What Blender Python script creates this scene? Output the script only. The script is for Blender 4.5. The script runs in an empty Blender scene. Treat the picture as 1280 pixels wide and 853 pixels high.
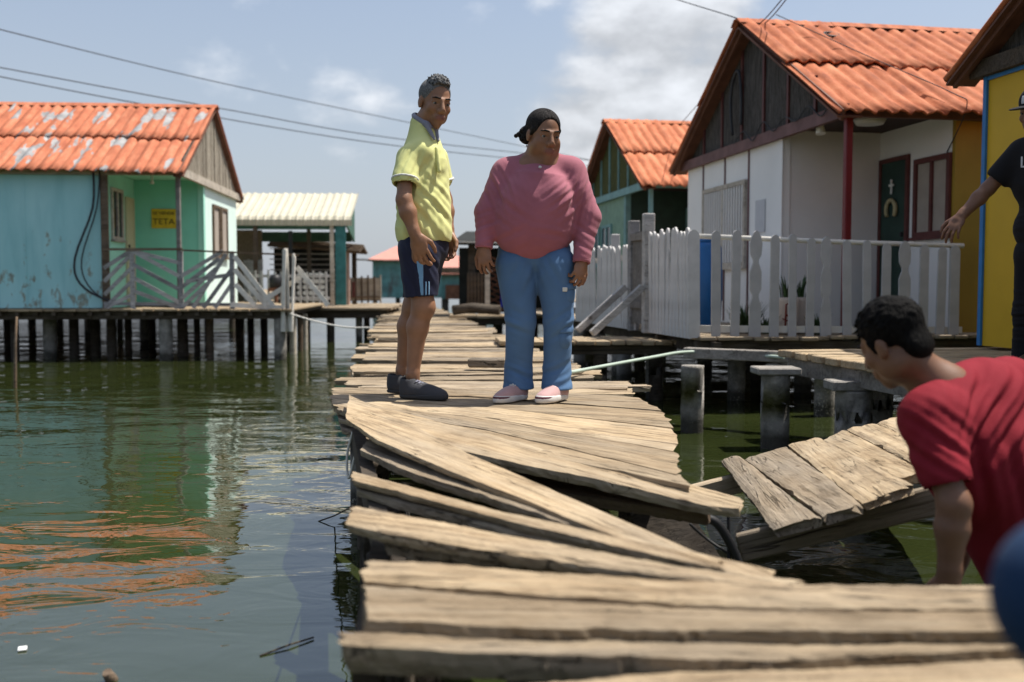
import bpy, bmesh, math, random
import numpy as np
from mathutils import Vector, Matrix

SC = bpy.context.scene
COL = SC.collection
R = math.radians
rnd = random.Random(7)

# ------------------------------------------------------------------ camera
F = 1244.4
CAMZ = 1.2
PITCH = math.atan(0.0559)
cp, sp = math.cos(PITCH), math.sin(PITCH)
def ray(px, py):
    cx, cy = (px - 640.0) / F, (426.5 - py) / F
    return Vector((cx, cp + cy * sp, -sp + cy * cp))
def at(px, py, Y):
    d = ray(px, py)
    return Vector((0, 0, CAMZ)) + d * (Y / d.y)
def atz(px, py, z):
    d = ray(px, py)
    return Vector((0, 0, CAMZ)) + d * ((z - CAMZ) / d.z)

cam_d = bpy.data.cameras.new('camera')
cam = bpy.data.objects.new('camera', cam_d)
COL.objects.link(cam)
cam.location = (0, 0, CAMZ)
cam.rotation_euler = (math.pi / 2 - PITCH, 0, 0)
cam_d.lens = 35; cam_d.sensor_width = 36
cam_d.clip_start = 0.05; cam_d.clip_end = 6000
cam_d.dof.use_dof = True
cam_d.dof.focus_distance = 5.0
cam_d.dof.aperture_fstop = 2.15
SC.camera = cam

# ------------------------------------------------------------------ materials
class NT:
    def __init__(s, name):
        m = bpy.data.materials.new(name); m.use_nodes = True
        s.m = m; s.t = m.node_tree; s.n = s.t.nodes; s.l = s.t.links
        s.b = s.n['Principled BSDF']
    def add(s, typ, **kw):
        n = s.n.new(typ)
        for k, v in kw.items():
            if k in n.inputs.keys(): n.inputs[k].default_value = v
            else: setattr(n, k, v)
        return n
    def link(s, a, b): s.l.new(a, b)
    def coord(s, scale=(1, 1, 1), kind='Object', rand=False):
        tc = s.add('ShaderNodeTexCoord'); mp = s.add('ShaderNodeMapping')
        mp.inputs['Scale'].default_value = scale
        s.link(tc.outputs[kind], mp.inputs['Vector'])
        if rand:
            oi = s.add('ShaderNodeObjectInfo'); ml = s.add('ShaderNodeMath', operation='MULTIPLY'); ml.inputs[1].default_value = 57.0
            s.link(oi.outputs['Random'], ml.inputs[0]); cb = s.add('ShaderNodeCombineXYZ')
            for i in range(3): s.link(ml.outputs[0], cb.inputs[i])
            s.link(cb.outputs[0], mp.inputs['Location'])
        return mp.outputs[0]
    def noise(s, vec, scale, detail=4, rough=.55, dist=0):
        n = s.add('ShaderNodeTexNoise'); n.inputs['Scale'].default_value = scale; n.inputs['Detail'].default_value = detail
        n.inputs['Roughness'].default_value = rough; n.inputs['Distortion'].default_value = dist
        s.link(vec, n.inputs['Vector']); return n.outputs[0]
    def ramp(s, fac, stops):
        r = s.add('ShaderNodeValToRGB'); el = r.color_ramp.elements
        while len(el) < len(stops): el.new(.5)
        for e, (p, c) in zip(el, stops):
            e.position = p; e.color = (*c, 1) if not isinstance(c, (int, float)) else (c, c, c, 1)
        s.link(fac, r.inputs[0]); return r.outputs[0]
    def mix(s, fac, a, b, typ='MIX'):
        m = s.add('ShaderNodeMix', data_type='RGBA', blend_type=typ)
        for sock, v in ((m.inputs[0], fac), (m.inputs[6], a), (m.inputs[7], b)):
            if hasattr(v, 'is_linked') or isinstance(v, bpy.types.NodeSocket): s.link(v, sock)
            elif isinstance(v, (int, float)): sock.default_value = v
            else: sock.default_value = (*v, 1)
        return m.outputs[2]
    def math(s, op, a, b=None, clamp=False):
        m = s.add('ShaderNodeMath', operation=op); m.use_clamp = clamp
        for i, v in enumerate((a, b)):
            if v is None: continue
            if isinstance(v, (int, float)): m.inputs[i].default_value = v
            else: s.link(v, m.inputs[i])
        return m.outputs[0]
    def bump(s, h, strength=.3, dist=.01):
        b = s.add('ShaderNodeBump'); b.inputs['Strength'].default_value = strength; b.inputs['Distance'].default_value = dist
        s.link(h, b.inputs['Height']); s.link(b.outputs[0], s.b.inputs['Normal']); return b
    def color(s, c):
        if isinstance(c, bpy.types.NodeSocket): s.link(c, s.b.inputs['Base Color'])
        else: s.b.inputs['Base Color'].default_value = (*c, 1)
    def fin(s, rough=.7, spec=.35, metal=0):
        s.b.inputs['Roughness'].default_value = rough
        s.b.inputs['Specular IOR Level'].default_value = spec
        s.b.inputs['Metallic'].default_value = metal
        return s.m
M = {}
def plain(key, c, rough=.7, spec=.3, var=.25, scale=6, bump=.15, dirt=None):
    t = NT(key); v = t.coord()
    n = t.noise(v, scale, 5)
    lo = tuple(x * (1 - var) for x in c); hi = tuple(min(1, x * (1 + var)) for x in c)
    col = t.ramp(n, [(.3, lo), (.7, hi)])
    if dirt:
        f = t.ramp(t.noise(t.coord((1, 1, .35)), scale * .35 + .7, 6, .65), [(dirt[1], 0.), (dirt[1] + .16, 1.)])
        col = t.mix(f, col, dirt[0])
    t.color(col)
    if bump: t.bump(t.noise(v, scale * 8, 3), bump, .004)
    M[key] = t.fin(rough, spec); return M[key]

def wood(key, dark, mid, light, grey=(.3, .27, .23), greyf=.5, gx=1.0, crack=.8, bump=.6):
    """Grain runs along the object's own X axis."""
    t = NT(key); v = t.coord((1.2 * gx, 22, 22), rand=True); v2 = t.coord((.8 * gx, 3.2, 3.2), rand=True); v3 = t.coord((1.6 * gx, 60, 60), rand=True)
    g = t.noise(v, 1.6, 9, .74, .5)
    big = t.noise(v2, 1.7, 5, .6)
    col = t.ramp(g, [(.32, dark), (.45, mid), (.66, light)])
    sk = t.ramp(t.noise(t.coord((.55 * gx, 48, 30), rand=True), 1.5, 6, .7, .3), [(.30, 1.), (.42, 0.)])
    col = t.mix(t.math('MULTIPLY', sk, .8), col, tuple(x * .45 for x in dark))
    gm = t.ramp(big, [(.42, 0.), (.68, greyf)])
    col = t.mix(gm, col, grey)
    # per board tone
    oi = t.add('ShaderNodeObjectInfo')
    tone = t.ramp(oi.outputs['Random'], [(0., (.66, .66, .67)), (.35, (.92, .90, .87)), (.65, (1.02, 1.0, .97)), (1., (1.2, 1.17, 1.12))])
    col = t.mix(1.0, col, tone, 'MULTIPLY')
    fine = t.noise(v3, 1.5, 4, .6)
    col = t.mix(1.0, col, t.ramp(t.noise(t.coord((1.5, 2.6, 2.6), rand=True), 2.3, 6, .65), [(.3, (.66, .63, .60)), (.5, (.98, .97, .96)), (.7, (1.12, 1.11, 1.10))]), 'MULTIPLY')
    ck = t.ramp(t.noise(t.coord((.5 * gx, 17, 9), rand=True), 2.1, 3, .5, .8), [(.485, 0.), (.5, 1.), (.515, 0.)])
    ckm = t.math('MULTIPLY', ck, t.ramp(t.noise(v2, 2.3, 2), [(.44, 0.), (.54, crack)]))
    col = t.mix(ckm, col, (.03, .022, .015))
    # knots and nail stains
    vo = t.add('ShaderNodeTexVoronoi'); vo.inputs['Scale'].default_value = 2.2; t.link(t.coord((1.3, 3.2, 1.4), rand=True), vo.inputs['Vector'])
    kn = t.ramp(vo.outputs['Distance'], [(.03, 1.), (.10, 0.)])
    col = t.mix(t.math('MULTIPLY', kn, .75), col, (.07, .045, .028))
    t.color(col)
    h = t.math('ADD', t.math('MULTIPLY', g, .7), t.math('MULTIPLY', fine, .4))
    h = t.math('SUBTRACT', h, t.math('MULTIPLY', ckm, 1.2))
    t.bump(h, bump, .012)
    M[key] = t.fin(.85, .2); return M[key]

wood('plank_wood', (.14, .095, .055), (.37, .28, .177), (.50, .40, .268), grey=(.33, .285, .22), greyf=.6, bump=.9)
wood('plank_old', (.10, .073, .047), (.30, .238, .165), (.44, .365, .268), grey=(.27, .24, .20), greyf=.65, bump=1.0)
wood('dark_wood', (.025, .02, .016), (.06, .048, .036), (.11, .09, .07), grey=(.10, .09, .08))
wood('grey_wood', (.12, .11, .10), (.22, .205, .19), (.32, .30, .28), grey=(.27, .26, .25))
wood('brown_wood', (.06, .04, .028), (.13, .09, .06), (.2, .145, .10), grey=(.16, .14, .12))
wood('pale_wood', (.3, .25, .2), (.5, .45, .38), (.62, .58, .5), grey=(.45, .42, .38))
wood('rail_wood', (.2, .2, .2), (.36, .36, .36), (.5, .5, .5), grey=(.44, .43, .42), bump=.4)

plain('teal_front', (.32, .60, .61), .75, var=.12, scale=2.2, dirt=((.26, .23, .15), .55), bump=.1)
plain('mint', (.34, .70, .56), .6, var=.07, scale=2, bump=.05)
plain('mint_deep', (.22, .62, .47), .6, var=.08, scale=2, bump=.05)
plain('mint_pale', (.68, .83, .77), .65, var=.05, scale=2, dirt=((.42, .52, .46), .66), bump=.05)
plain('cream_door', (.55, .50, .32), .6, var=.06)
plain('white_panel', (.74, .72, .69), .7, var=.06, scale=1.6, dirt=((.42, .40, .36), .66), bump=.05)
plain('white_bright', (.82, .81, .78), .7, var=.05, scale=1.6, bump=.05)
plain('maroon', (.11, .035, .03), .6, var=.25)
plain('red_paint', (.15, .010, .013), .45, var=.15)
plain('brown_trim', (.14, .062, .038), .7, var=.25)
plain('plum_beam', (.16, .085, .08), .7, var=.25)
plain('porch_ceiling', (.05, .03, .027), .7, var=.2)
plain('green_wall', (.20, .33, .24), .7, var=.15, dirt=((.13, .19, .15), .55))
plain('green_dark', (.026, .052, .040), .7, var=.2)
plain('teal_trim', (.17, .33, .33), .6, var=.2)
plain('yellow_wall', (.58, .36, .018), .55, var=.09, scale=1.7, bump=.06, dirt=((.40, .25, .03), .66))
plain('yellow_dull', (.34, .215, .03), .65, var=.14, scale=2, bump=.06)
plain('blue_trim', (.03, .17, .42), .5, var=.15)
plain('teal_far', (.14, .30, .29), .8, var=.3, scale=3, dirt=((.13, .13, .12), .52))
plain('pink_roof', (.55, .25, .20), .8, var=.12)
plain('fence_white', (.60, .58, .56), .75, var=.16, scale=5, dirt=((.36, .34, .32), .6), bump=.3)
plain('fence_grey', (.45, .44, .43), .8, var=.14, scale=5, dirt=((.30, .29, .27), .58), bump=.3)
plain('rail_pale', (.66, .63, .56), .6, var=.1)
plain('black_metal', (.018, .018, .02), .5, var=.2)
plain('black_rubber', (.012, .012, .013), .55, var=.2)
plain('curtain', (.36, .31, .26), .9, var=.1)
plain('pot_white', (.66, .57, .50), .6, var=.08)
plain('pot_red', (.22, .03, .02), .6, var=.1)
plain('plant_leaf', (.035, .075, .022), .5, var=.4)
plain('grass_leaf', (.03, .06, .015), .6, var=.4)
plain('blue_plastic', (.02, .12, .33), .4, var=.1)
plain('sign_yellow', (.62, .45, .03), .6, var=.15, scale=8)
plain('sign_black', (.03, .028, .012), .7, var=.1)
plain('cream_roof', (.50, .47, .36), .55, var=.08, scale=3, dirt=((.45, .41, .30), .66))
plain('shed_green', (.05, .12, .085), .7, var=.2)
plain('shed_teal', (.045, .18, .18), .7, var=.25, dirt=((.3, .36, .33), .6))
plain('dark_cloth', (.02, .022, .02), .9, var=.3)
plain('cane', (.16, .125, .09), .9, var=.4, scale=30)
plain('bleached', (.74, .70, .62), .85, var=.14, scale=9, dirt=((.5, .46, .4), .58), bump=.3)
plain('pipe_green', (.42, .50, .42), .4, var=.06)
plain('white_litter', (.7, .7, .68), .6, var=.05)
plain('paper', (.55, .55, .56), .8, var=.05)
plain('glass_dark', (.02, .024, .028), .12, .5, var=.2, bump=0)
plain('wreath', (.42, .36, .20), .8, var=.3)
plain('wire_black', (.03, .03, .033), .6, var=.1)
plain('lamp_white', (.7, .7, .66), .4, var=.05)
plain('blue_cloth', (.015, .03, .28), .8, var=.2)
plain('rust', (.16, .07, .04), .85, var=.4)
plain('pink_post', (.42, .29, .24), .8, var=.2)

def concrete():
    t = NT('concrete'); v = t.coord(rand=True)
    n = t.noise(v, 9, 8, .7)
    col = t.ramp(n, [(.3, (.13, .12, .105)), (.55, (.27, .25, .225)), (.75, (.40, .375, .33))])
    # tide line: wet dark band in world height, algae stain
    geo = t.add('ShaderNodeNewGeometry'); sx = t.add('ShaderNodeSeparateXYZ'); t.link(geo.outputs['Position'], sx.inputs[0])
    zz = t.math('ADD', sx.outputs[2], t.math('MULTIPLY', t.noise(v, 6, 4), .10))
    band = t.ramp(zz, [(.20, 1.), (.27, 0.)])
    col = t.mix(t.math('MULTIPLY', band, .85), col, (.03, .028, .02))
    bar = t.ramp(t.noise(v, 55, 3), [(.55, 0.), (.62, 1.)])
    mask = t.ramp(t.noise(v, 3.1, 3), [(.5, 0.), (.6, .7)])
    col = t.mix(t.math('MULTIPLY', bar, mask), col, (.5, .46, .38))
    t.color(col); t.bump(t.math('ADD', n, t.math('MULTIPLY', bar, .4)), .7, .012)
    M['concrete'] = t.fin(.88, .25)
concrete()

def roof_mat(key, base, dark, light, worn=None):
    t = NT(key); v = t.coord()
    n = t.noise(t.coord((1, .35, .35)), 7, 6, .7)
    col = t.ramp(n, [(.28, dark), (.5, base), (.72, light)])
    st = t.noise(t.coord((5.65, .5, .5)), 1.4, 5, .6)
    col = t.mix(t.math('MULTIPLY', t.ramp(st, [(.5, 0.), (.68, 1.)]), .55), col, tuple(x * .45 for x in base))
    if worn:
        w1 = t.noise(t.coord((2.9, .75, .75)), 1.25, 3, .55)
        w = t.ramp(w1, [(worn[1], 0.), (worn[1] + .018, 1.)])
        wc = t.ramp(t.noise(v, 6, 3), [(.35, (.21, .21, .21)), (.65, (.36, .355, .35))])
        col = t.mix(w, col, wc)
    t.color(col); t.bump(t.noise(v, 40, 3), .25, .006)
    M[key] = t.fin(.8, .2)
roof_mat('roof_orange', (.42, .130, .056), (.21, .058, .028), (.56, .225, .115))
roof_mat('roof_worn', (.47, .155, .078), (.31, .09, .046), (.58, .25, .145), worn=(None, .592))
roof_mat('roof_far', (.50, .165, .075), (.31, .09, .042), (.61, .26, .14))

def fibre(key, lo, hi):
    t = NT(key); v = t.coord((26, 26, 2.2))
    n = t.noise(v, 2.0, 6, .7, .5); f = t.noise(t.coord((70, 70, 12)), 2, 3)
    col = t.ramp(t.math('ADD', t.math('MULTIPLY', n, .7), t.math('MULTIPLY', f, .3)), [(.36, lo), (.62, hi)])
    t.color(col); t.bump(n, .8, .02); M[key] = t.fin(.95, .1)
fibre('gable_grey', (.025, .023, .021), (.13, .12, .11))
fibre('gable_tan', (.17, .145, .11), (.54, .48, .39))
def flaky():
    t = NT('teal_front'); v = t.coord()
    col = t.ramp(t.noise(t.coord((1, 1, .4)), 2.6, 5), [(.3, (.36, .67, .68)), (.7, (.46, .76, .76))])
    col = t.mix(t.ramp(t.noise(t.coord((3.5, 3.5, .5)), 1.2, 4), [(.5, 0.), (.75, .5)]), col, (.22, .50, .52))
    geo = t.add('ShaderNodeTexCoord'); sx = t.add('ShaderNodeSeparateXYZ'); t.link(geo.outputs['Object'], sx.inputs[0])
    low = t.ramp(t.math('MULTIPLY', sx.outputs[2], .5), [(.05, .10), (.8, -.10)])
    n = t.math('ADD', t.noise(t.coord((1.5, 1.5, .8)), 4.2, 7, .68), t.math('SUBTRACT', t.math('MULTIPLY', t.math('SUBTRACT', 1.0, sx.outputs[2]), .085), .02))
    st = t.ramp(n, [(.585, 0.), (.64, .8)])
    col = t.mix(st, col, t.ramp(t.noise(v, 9, 3), [(.35, (.20, .17, .11)), (.65, (.34, .31, .22))]))
    t.color(col); t.bump(n, .15, .004); M['teal_front'] = t.fin(.75, .25)
flaky()
fibre('gable_green', (.035, .045, .02), (.13, .13, .05))

# ------------------------------------------------------------------ mesh builder
class MB:
    def __init__(s): s.v = []; s.f = []; s.sm = []
    def add(s, vs, fs, smooth=False):
        b = len(s.v); s.v += [tuple(x) for x in vs]; s.f += [tuple(i + b for i in f) for f in fs]; s.sm += [smooth] * len(fs); return s
    def box(s, c, size, rot=None, bev=0):
        hx, hy, hz = size[0] / 2, size[1] / 2, size[2] / 2
        if bev:
            bm = bmesh.new(); bmesh.ops.create_cube(bm, size=1)
            for v in bm.verts: v.co = Vector((v.co.x * size[0], v.co.y * size[1], v.co.z * size[2]))
            bmesh.ops.bevel(bm, geom=bm.edges[:], offset=min(bev, min(size) * .3), segments=1, affect='EDGES')
            bm.verts.index_update(); vs = [v.co.copy() for v in bm.verts]; fs = [[v.index for v in f.verts] for f in bm.faces]; bm.free()
        else:
            vs = [Vector((x, y, z)) for x in (-hx, hx) for y in (-hy, hy) for z in (-hz, hz)]
            fs = [(0, 1, 3, 2), (4, 6, 7, 5), (0, 4, 5, 1), (2, 3, 7, 6), (0, 2, 6, 4), (1, 5, 7, 3)]
        c = Vector(c)
        vs = [(rot @ v if rot else v) + c for v in vs]
        return s.add(vs, fs)
    def span(s, a, b, bev=0):   # axis-aligned box from corner to corner
        a = Vector(a); b = Vector(b); return s.box((a + b) / 2, [abs(x) for x in (b - a)], bev=bev)
    def bar(s, a, b, w, h, up=(0, 0, 1), bev=0):   # box whose length runs a->b, w across, h along up
        a = Vector(a); b = Vector(b); x = (b - a); L = x.length; x.normalize(); u = Vector(up)
        y = u.cross(x)
        if y.length < 1e-4: y = Vector((0, 1, 0)).cross(x)
        y.normalize(); z = x.cross(y)
        rot = Matrix((x, y, z)).transposed()
        return s.box((a + b) / 2, (L, w, h), rot, bev)
    def tube(s, pts, r, n=8, cap=True):
        pts = [Vector(p) for p in pts]; rs = r if isinstance(r, (list, tuple)) else [r] * len(pts)
        vs = []; fs = []
        pu = None
        for i, p in enumerate(pts):
            t = (pts[min(i + 1, len(pts) - 1)] - pts[max(i - 1, 0)]).normalized()
            if pu is None:
                u = t.cross(Vector((0, 0, 1)));
                if u.length < .05: u = t.cross(Vector((1, 0, 0)))
            else: u = pu - t * pu.dot(t)
            u.normalize(); pu = u; w = t.cross(u)
            for k in range(n):
                a = 2 * math.pi * k / n; vs.append(p + (u * math.cos(a) + w * math.sin(a)) * rs[i])
        for i in range(len(pts) - 1):
            for k in range(n):
                k2 = (k + 1) % n; fs.append((i * n + k, i * n + k2, (i + 1) * n + k2, (i + 1) * n + k))
        s.add(vs, fs, True)
        if cap:
            b = len(s.v) - len(vs)
            s.f.append(tuple(b + k for k in range(n))[::-1]); s.sm.append(False)
            e = b + (len(pts) - 1) * n; s.f.append(tuple(e + k for k in range(n))); s.sm.append(False)
        return s
    def prism(s, poly, y0, y1, axis='y'):   # polygon in (x,z) or (y,z), extruded
        n = len(poly)
        mk = (lambda p, t: (p[0], t, p[1])) if axis == 'y' else (lambda p, t: (t, p[0], p[1]))
        vs = [mk(p, y0) for p in poly] + [mk(p, y1) for p in poly]
        fs = [tuple(range(n)), tuple(range(2 * n - 1, n - 1, -1))] + [(i, i + n, (i + 1) % n + n, (i + 1) % n) for i in range(n)]
        return s.add(vs, fs)
    def obj(s, name, mat, parent=None, fix=True):
        me = bpy.data.meshes.new(name); me.from_pydata(s.v, [], s.f)
        me.polygons.foreach_set('use_smooth', s.sm)
        if fix:
            bm = bmesh.new(); bm.from_mesh(me); bmesh.ops.recalc_face_normals(bm, faces=bm.faces[:]); bm.to_mesh(me); bm.free()
        if isinstance(mat, str): mat = M[mat]
        me.materials.append(mat); me.update()
        o = bpy.data.objects.new(name, me); COL.objects.link(o)
        if parent: o.parent = parent
        return o

def tag(o, label, cat, group=None, kind=None):
    if label: o['label'] = label
    if cat: o['category'] = cat
    if group: o['group'] = group
    if kind: o['kind'] = kind
    return o
def thing(name, label, cat, loc=(0, 0, 0), rz=0, group=None):
    o = bpy.data.objects.new(name, None); COL.objects.link(o); o.empty_display_size = .2
    o.location = loc; o.rotation_euler = (0, 0, rz); return tag(o, label, cat, group)
def rot2(rz, x, y): return (x * math.cos(rz) - y * math.sin(rz), x * math.sin(rz) + y * math.cos(rz))

# ------------------------------------------------------------------ planks
def frame_obj(name, mat, parent, vs, fs, xdir, sm=None):
    """Mesh given in world coordinates, stored in its own frame: origin at centre, X along xdir (the grain)."""
    c = sum((Vector(v) for v in vs), Vector()) / len(vs)
    x = Vector(xdir).normalized(); y = Vector((0, 0, 1)).cross(x).normalized(); z = x.cross(y)
    mw = Matrix.Translation(c) @ Matrix((x, y, z)).transposed().to_4x4()
    inv = mw.inverted()
    b = MB(); b.add([inv @ Vector(v) for v in vs], fs)
    if sm: b.sm = [True] * len(fs)
    o = b.obj(name, mat, None)
    if parent:
        o.parent = parent
        pm = Matrix.Translation(parent.location) @ Matrix.Rotation(parent.rotation_euler.z, 4, 'Z')
        o.matrix_basis = pm.inverted() @ mw
    else: o.matrix_basis = mw
    return o

def lerp_poly(pts, n):
    pts = [Vector(p) for p in pts]; d = [0]
    for a, b in zip(pts, pts[1:]): d.append(d[-1] + (b - a).length)
    out = []
    for i in range(n):
        t = d[-1] * i / (n - 1); k = 0
        while k < len(d) - 2 and d[k + 1] < t: k += 1
        f = (t - d[k]) / max(1e-6, d[k + 1] - d[k]); out.append(pts[k].lerp(pts[k + 1], min(1, max(0, f))))
    return out

def plank(name, mat, parent, far, near, T, seed=0, rough=1.0, n=48, sag=0.0):
    """A sawn board: far and near are the world polylines of its top face's long edges, left to right."""
    r = random.Random(seed)
    A = lerp_poly(far, n); B = lerp_poly(near, n)
    def walk(amp, q=.75):
        o = []; x = 0
        for i in range(n): x = x * q + r.uniform(-1, 1) * amp; o.append(x)
        return o
    wa, wb, wt = walk(.0011 * rough, .9), walk(.0011 * rough, .9), walk(.0007 * rough, .9)
    wa = [x + r.uniform(-1, 1) * .0012 * rough for x in wa]; wb = [x + r.uniform(-1, 1) * .0014 * rough for x in wb]
    wu = [x + r.uniform(-1, 1) * .002 * rough for x in walk(.0025 * rough, .8)]
    # chipped bites in the edges
    bite = [0] * n
    for _ in range(r.randint(1, 4)):
        c = r.randint(2, n - 3); d = r.uniform(.003, .011) * rough
        for i in range(max(1, c - 1), min(n - 1, c + 2)): bite[i] += d * (1 if i == c else .5)
    K = 9
    grv = [r.uniform(-.0009, .0009) * rough for _ in range(K)]
    vs = []; fs = []
    ragl = [r.uniform(-.010, .010) * rough for _ in range(K)]; ragr = [r.uniform(-.012, .012) * rough for _ in range(K)]
    cup = r.uniform(-.004, .006) * rough
    for i in range(n):
        a, b = A[i], B[i]; w = (b - a); wl = w.length; w = w / max(wl, 1e-5)
        a = a + w * wa[i]; b = b + w * (wb[i] - bite[i])
        xd = ((A[min(i + 1, n - 1)] - A[max(i - 1, 0)])).normalized()
        up = xd.cross(w); up = up if up.z > 0 else -up
        s_ = math.sin(math.pi * i / (n - 1)) * sag
        ring = []
        for k in range(K):
            f = k / (K - 1); e = 1 if k in (0, K - 1) else 0
            p = a.lerp(b, f) + up * (wt[i] + grv[k] + cup * (4 * (f - .5) ** 2 - .5) - .006 * e + r.uniform(-.0012, .0012) - s_)
            if i == 0: p -= xd * ragl[k]
            if i == n - 1: p += xd * ragr[k]
            ring.append(p)
        bot = [b - up * (T * .55 + wu[i]) + w * r.uniform(-.004, .004), b - up * (T + wu[i] * .6 + s_) - w * .006, a - up * (T - wu[i] * .6 + s_) + w * .006, a - up * (T * .5) + w * r.uniform(-.003, .003)]
        if i in (0, n - 1):
            sgn = 1 if i == 0 else -1
            bot = [q + xd * sgn * r.uniform(-.004, .012) for q in bot]
        vs += ring + bot
    m = K + 4
    for i in range(n - 1):
        for k in range(m):
            k2 = (k + 1) % m; fs.append((i * m + k, (i + 1) * m + k, (i + 1) * m + k2, i * m + k2))
    fs.append(tuple(range(m))); fs.append(tuple((n - 1) * m + k for k in range(m))[::-1])
    return frame_obj(name, mat, parent, vs, fs, B[-1] - B[0])
def zp(pts, z):
    """(px, py[, z]) list to world points on a level."""
    return [atz(p[0], p[1], p[2] if len(p) > 2 else z) for p in pts]
# ================================================================== SETTING: sky, light, water
SUN_AZ = math.atan2(0.30, 0.95)      # direction towards the sun, measured from +X towards +Y
SUN_EL = R(66)
sdir = Vector((math.cos(SUN_EL) * math.cos(SUN_AZ), math.cos(SUN_EL) * math.sin(SUN_AZ), math.sin(SUN_EL)))
ld = bpy.data.lights.new('sun', 'SUN'); ld.energy = 5.0; ld.angle = R(.55); ld.color = (1, .955, .88)
lo = bpy.data.objects.new('sun', ld); COL.objects.link(lo); lo.location = sdir * 50
lo.rotation_euler = (-sdir).to_track_quat('-Z', 'Y').to_euler()

w = bpy.data.worlds.new('World'); SC.world = w; w.use_nodes = True
nt = w.node_tree; nt.nodes.clear()
def wn(t, **k):
    n = nt.nodes.new(t)
    for a, b in k.items(): setattr(n, a, b)
    return n
sky = wn('ShaderNodeTexSky', sky_type='NISHITA', sun_disc=False)
sky.sun_elevation = SUN_EL; sky.sun_rotation = math.pi / 2 - SUN_AZ
sky.air_density = 1.0; sky.dust_density = 2.2; sky.ozone_density = 1.4
tc = wn('ShaderNodeTexCoord')
def vmath(op, a, b=None):
    n = wn('ShaderNodeVectorMath', operation=op); nt.links.new(a, n.inputs[0])
    if b is not None:
        if isinstance(b, (tuple, Vector)): n.inputs[1].default_value = b
        else: nt.links.new(b, n.inputs[1])
    return n
def fmath(op, a, b=None, cl=False):
    n = wn('ShaderNodeMath', operation=op); n.use_clamp = cl
    for i, v in enumerate((a, b)):
        if v is None: continue
        if isinstance(v, (int, float)): n.inputs[i].default_value = v
        else: nt.links.new(v, n.inputs[i])
    return n.outputs[0]
def mr(v, a, b, c=0., d=1.):
    n = wn('ShaderNodeMapRange', interpolation_type='SMOOTHSTEP'); nt.links.new(v, n.inputs[0])
    for i, q in enumerate((a, b, c, d)): n.inputs[i + 1].default_value = q
    return n.outputs[0]
dirn = vmath('NORMALIZE', tc.outputs['Generated']).outputs[0]
def cnoise(scale, det, mul=(1, 1, 1.9), off=(0, 0, 0)):
    m = wn('ShaderNodeMapping'); m.inputs['Scale'].default_value = mul; m.inputs['Location'].default_value = off
    nt.links.new(dirn, m.inputs[0]); n = wn('ShaderNodeTexNoise'); n.inputs['Scale'].default_value = scale; n.inputs['Detail'].default_value = det; n.inputs['Roughness'].default_value = .58
    nt.links.new(m.outputs[0], n.inputs['Vector']); return n.outputs[0]
big = cnoise(4.2, 9, off=(.35, .1, .12)); fine = cnoise(13, 8)
def spot(px, py, rad):
    d = ray(px, py).normalized()
    dt = vmath('DOT_PRODUCT', dirn, tuple(d)).outputs['Value']
    return mr(dt, math.cos(R(rad)), 1.0)
banks = None
for px, py, rad, amp in ((835, 100, 9, .80), (790, 190, 9, .80), (870, 30, 6, .6), (720, 250, 7, .5), (450, 150, 4.5, .30), (1060, 20, 5, .4), (700, 18, 2.5, .3)):
    v = fmath('MULTIPLY', spot(px, py, rad), amp); banks = v if banks is None else fmath('MAXIMUM', banks, v)
cl = fmath('ADD', fmath('MULTIPLY', big, .85), fmath('MULTIPLY', fine, .28))
cl = fmath('ADD', cl, fmath('MULTIPLY', banks, .52))
mask = mr(cl, .72, .93, 0., .88)
bright = mr(fmath('ADD', fmath('MULTIPLY', fine, .5), fmath('MULTIPLY', big, .5)), .36, .64, 3.7, 6.6)
cc = wn('ShaderNodeCombineColor'); 
for i, q in enumerate((.97, 1.0, 1.05)): nt.links.new(fmath('MULTIPLY', bright, q), cc.inputs[i])
# thin haze veil close to the horizon
sz = wn('ShaderNodeSeparateXYZ'); nt.links.new(dirn, sz.inputs[0])
veil = mr(sz.outputs[2], -.02, .40, .78, .28)
hz = wn('ShaderNodeMix', data_type='RGBA'); nt.links.new(veil, hz.inputs[0]); nt.links.new(sky.outputs[0], hz.inputs[6]); hz.inputs[7].default_value = (3.55, 3.85, 4.3, 1)
mx = wn('ShaderNodeMix', data_type='RGBA'); nt.links.new(mask, mx.inputs[0]); nt.links.new(hz.outputs[2], mx.inputs[6]); nt.links.new(cc.outputs[0], mx.inputs[7])
bg = wn('ShaderNodeBackground'); bg.inputs['Strength'].default_value = .112
nt.links.new(mx.outputs[2], bg.inputs['Color'])
out = wn('ShaderNodeOutputWorld'); nt.links.new(bg.outputs[0], out.inputs['Surface'])
SC.view_settings.view_transform = 'Standard'; SC.view_settings.look = 'None'
SC.view_settings.exposure = 0.45; SC.view_settings.gamma = 1; SC.view_settings.use_curve_mapping = False
SC.cycles.max_bounces = 6; SC.cycles.use_denoising = True
SC.cycles.caustics_reflective = False; SC.cycles.caustics_refractive = False

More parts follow.
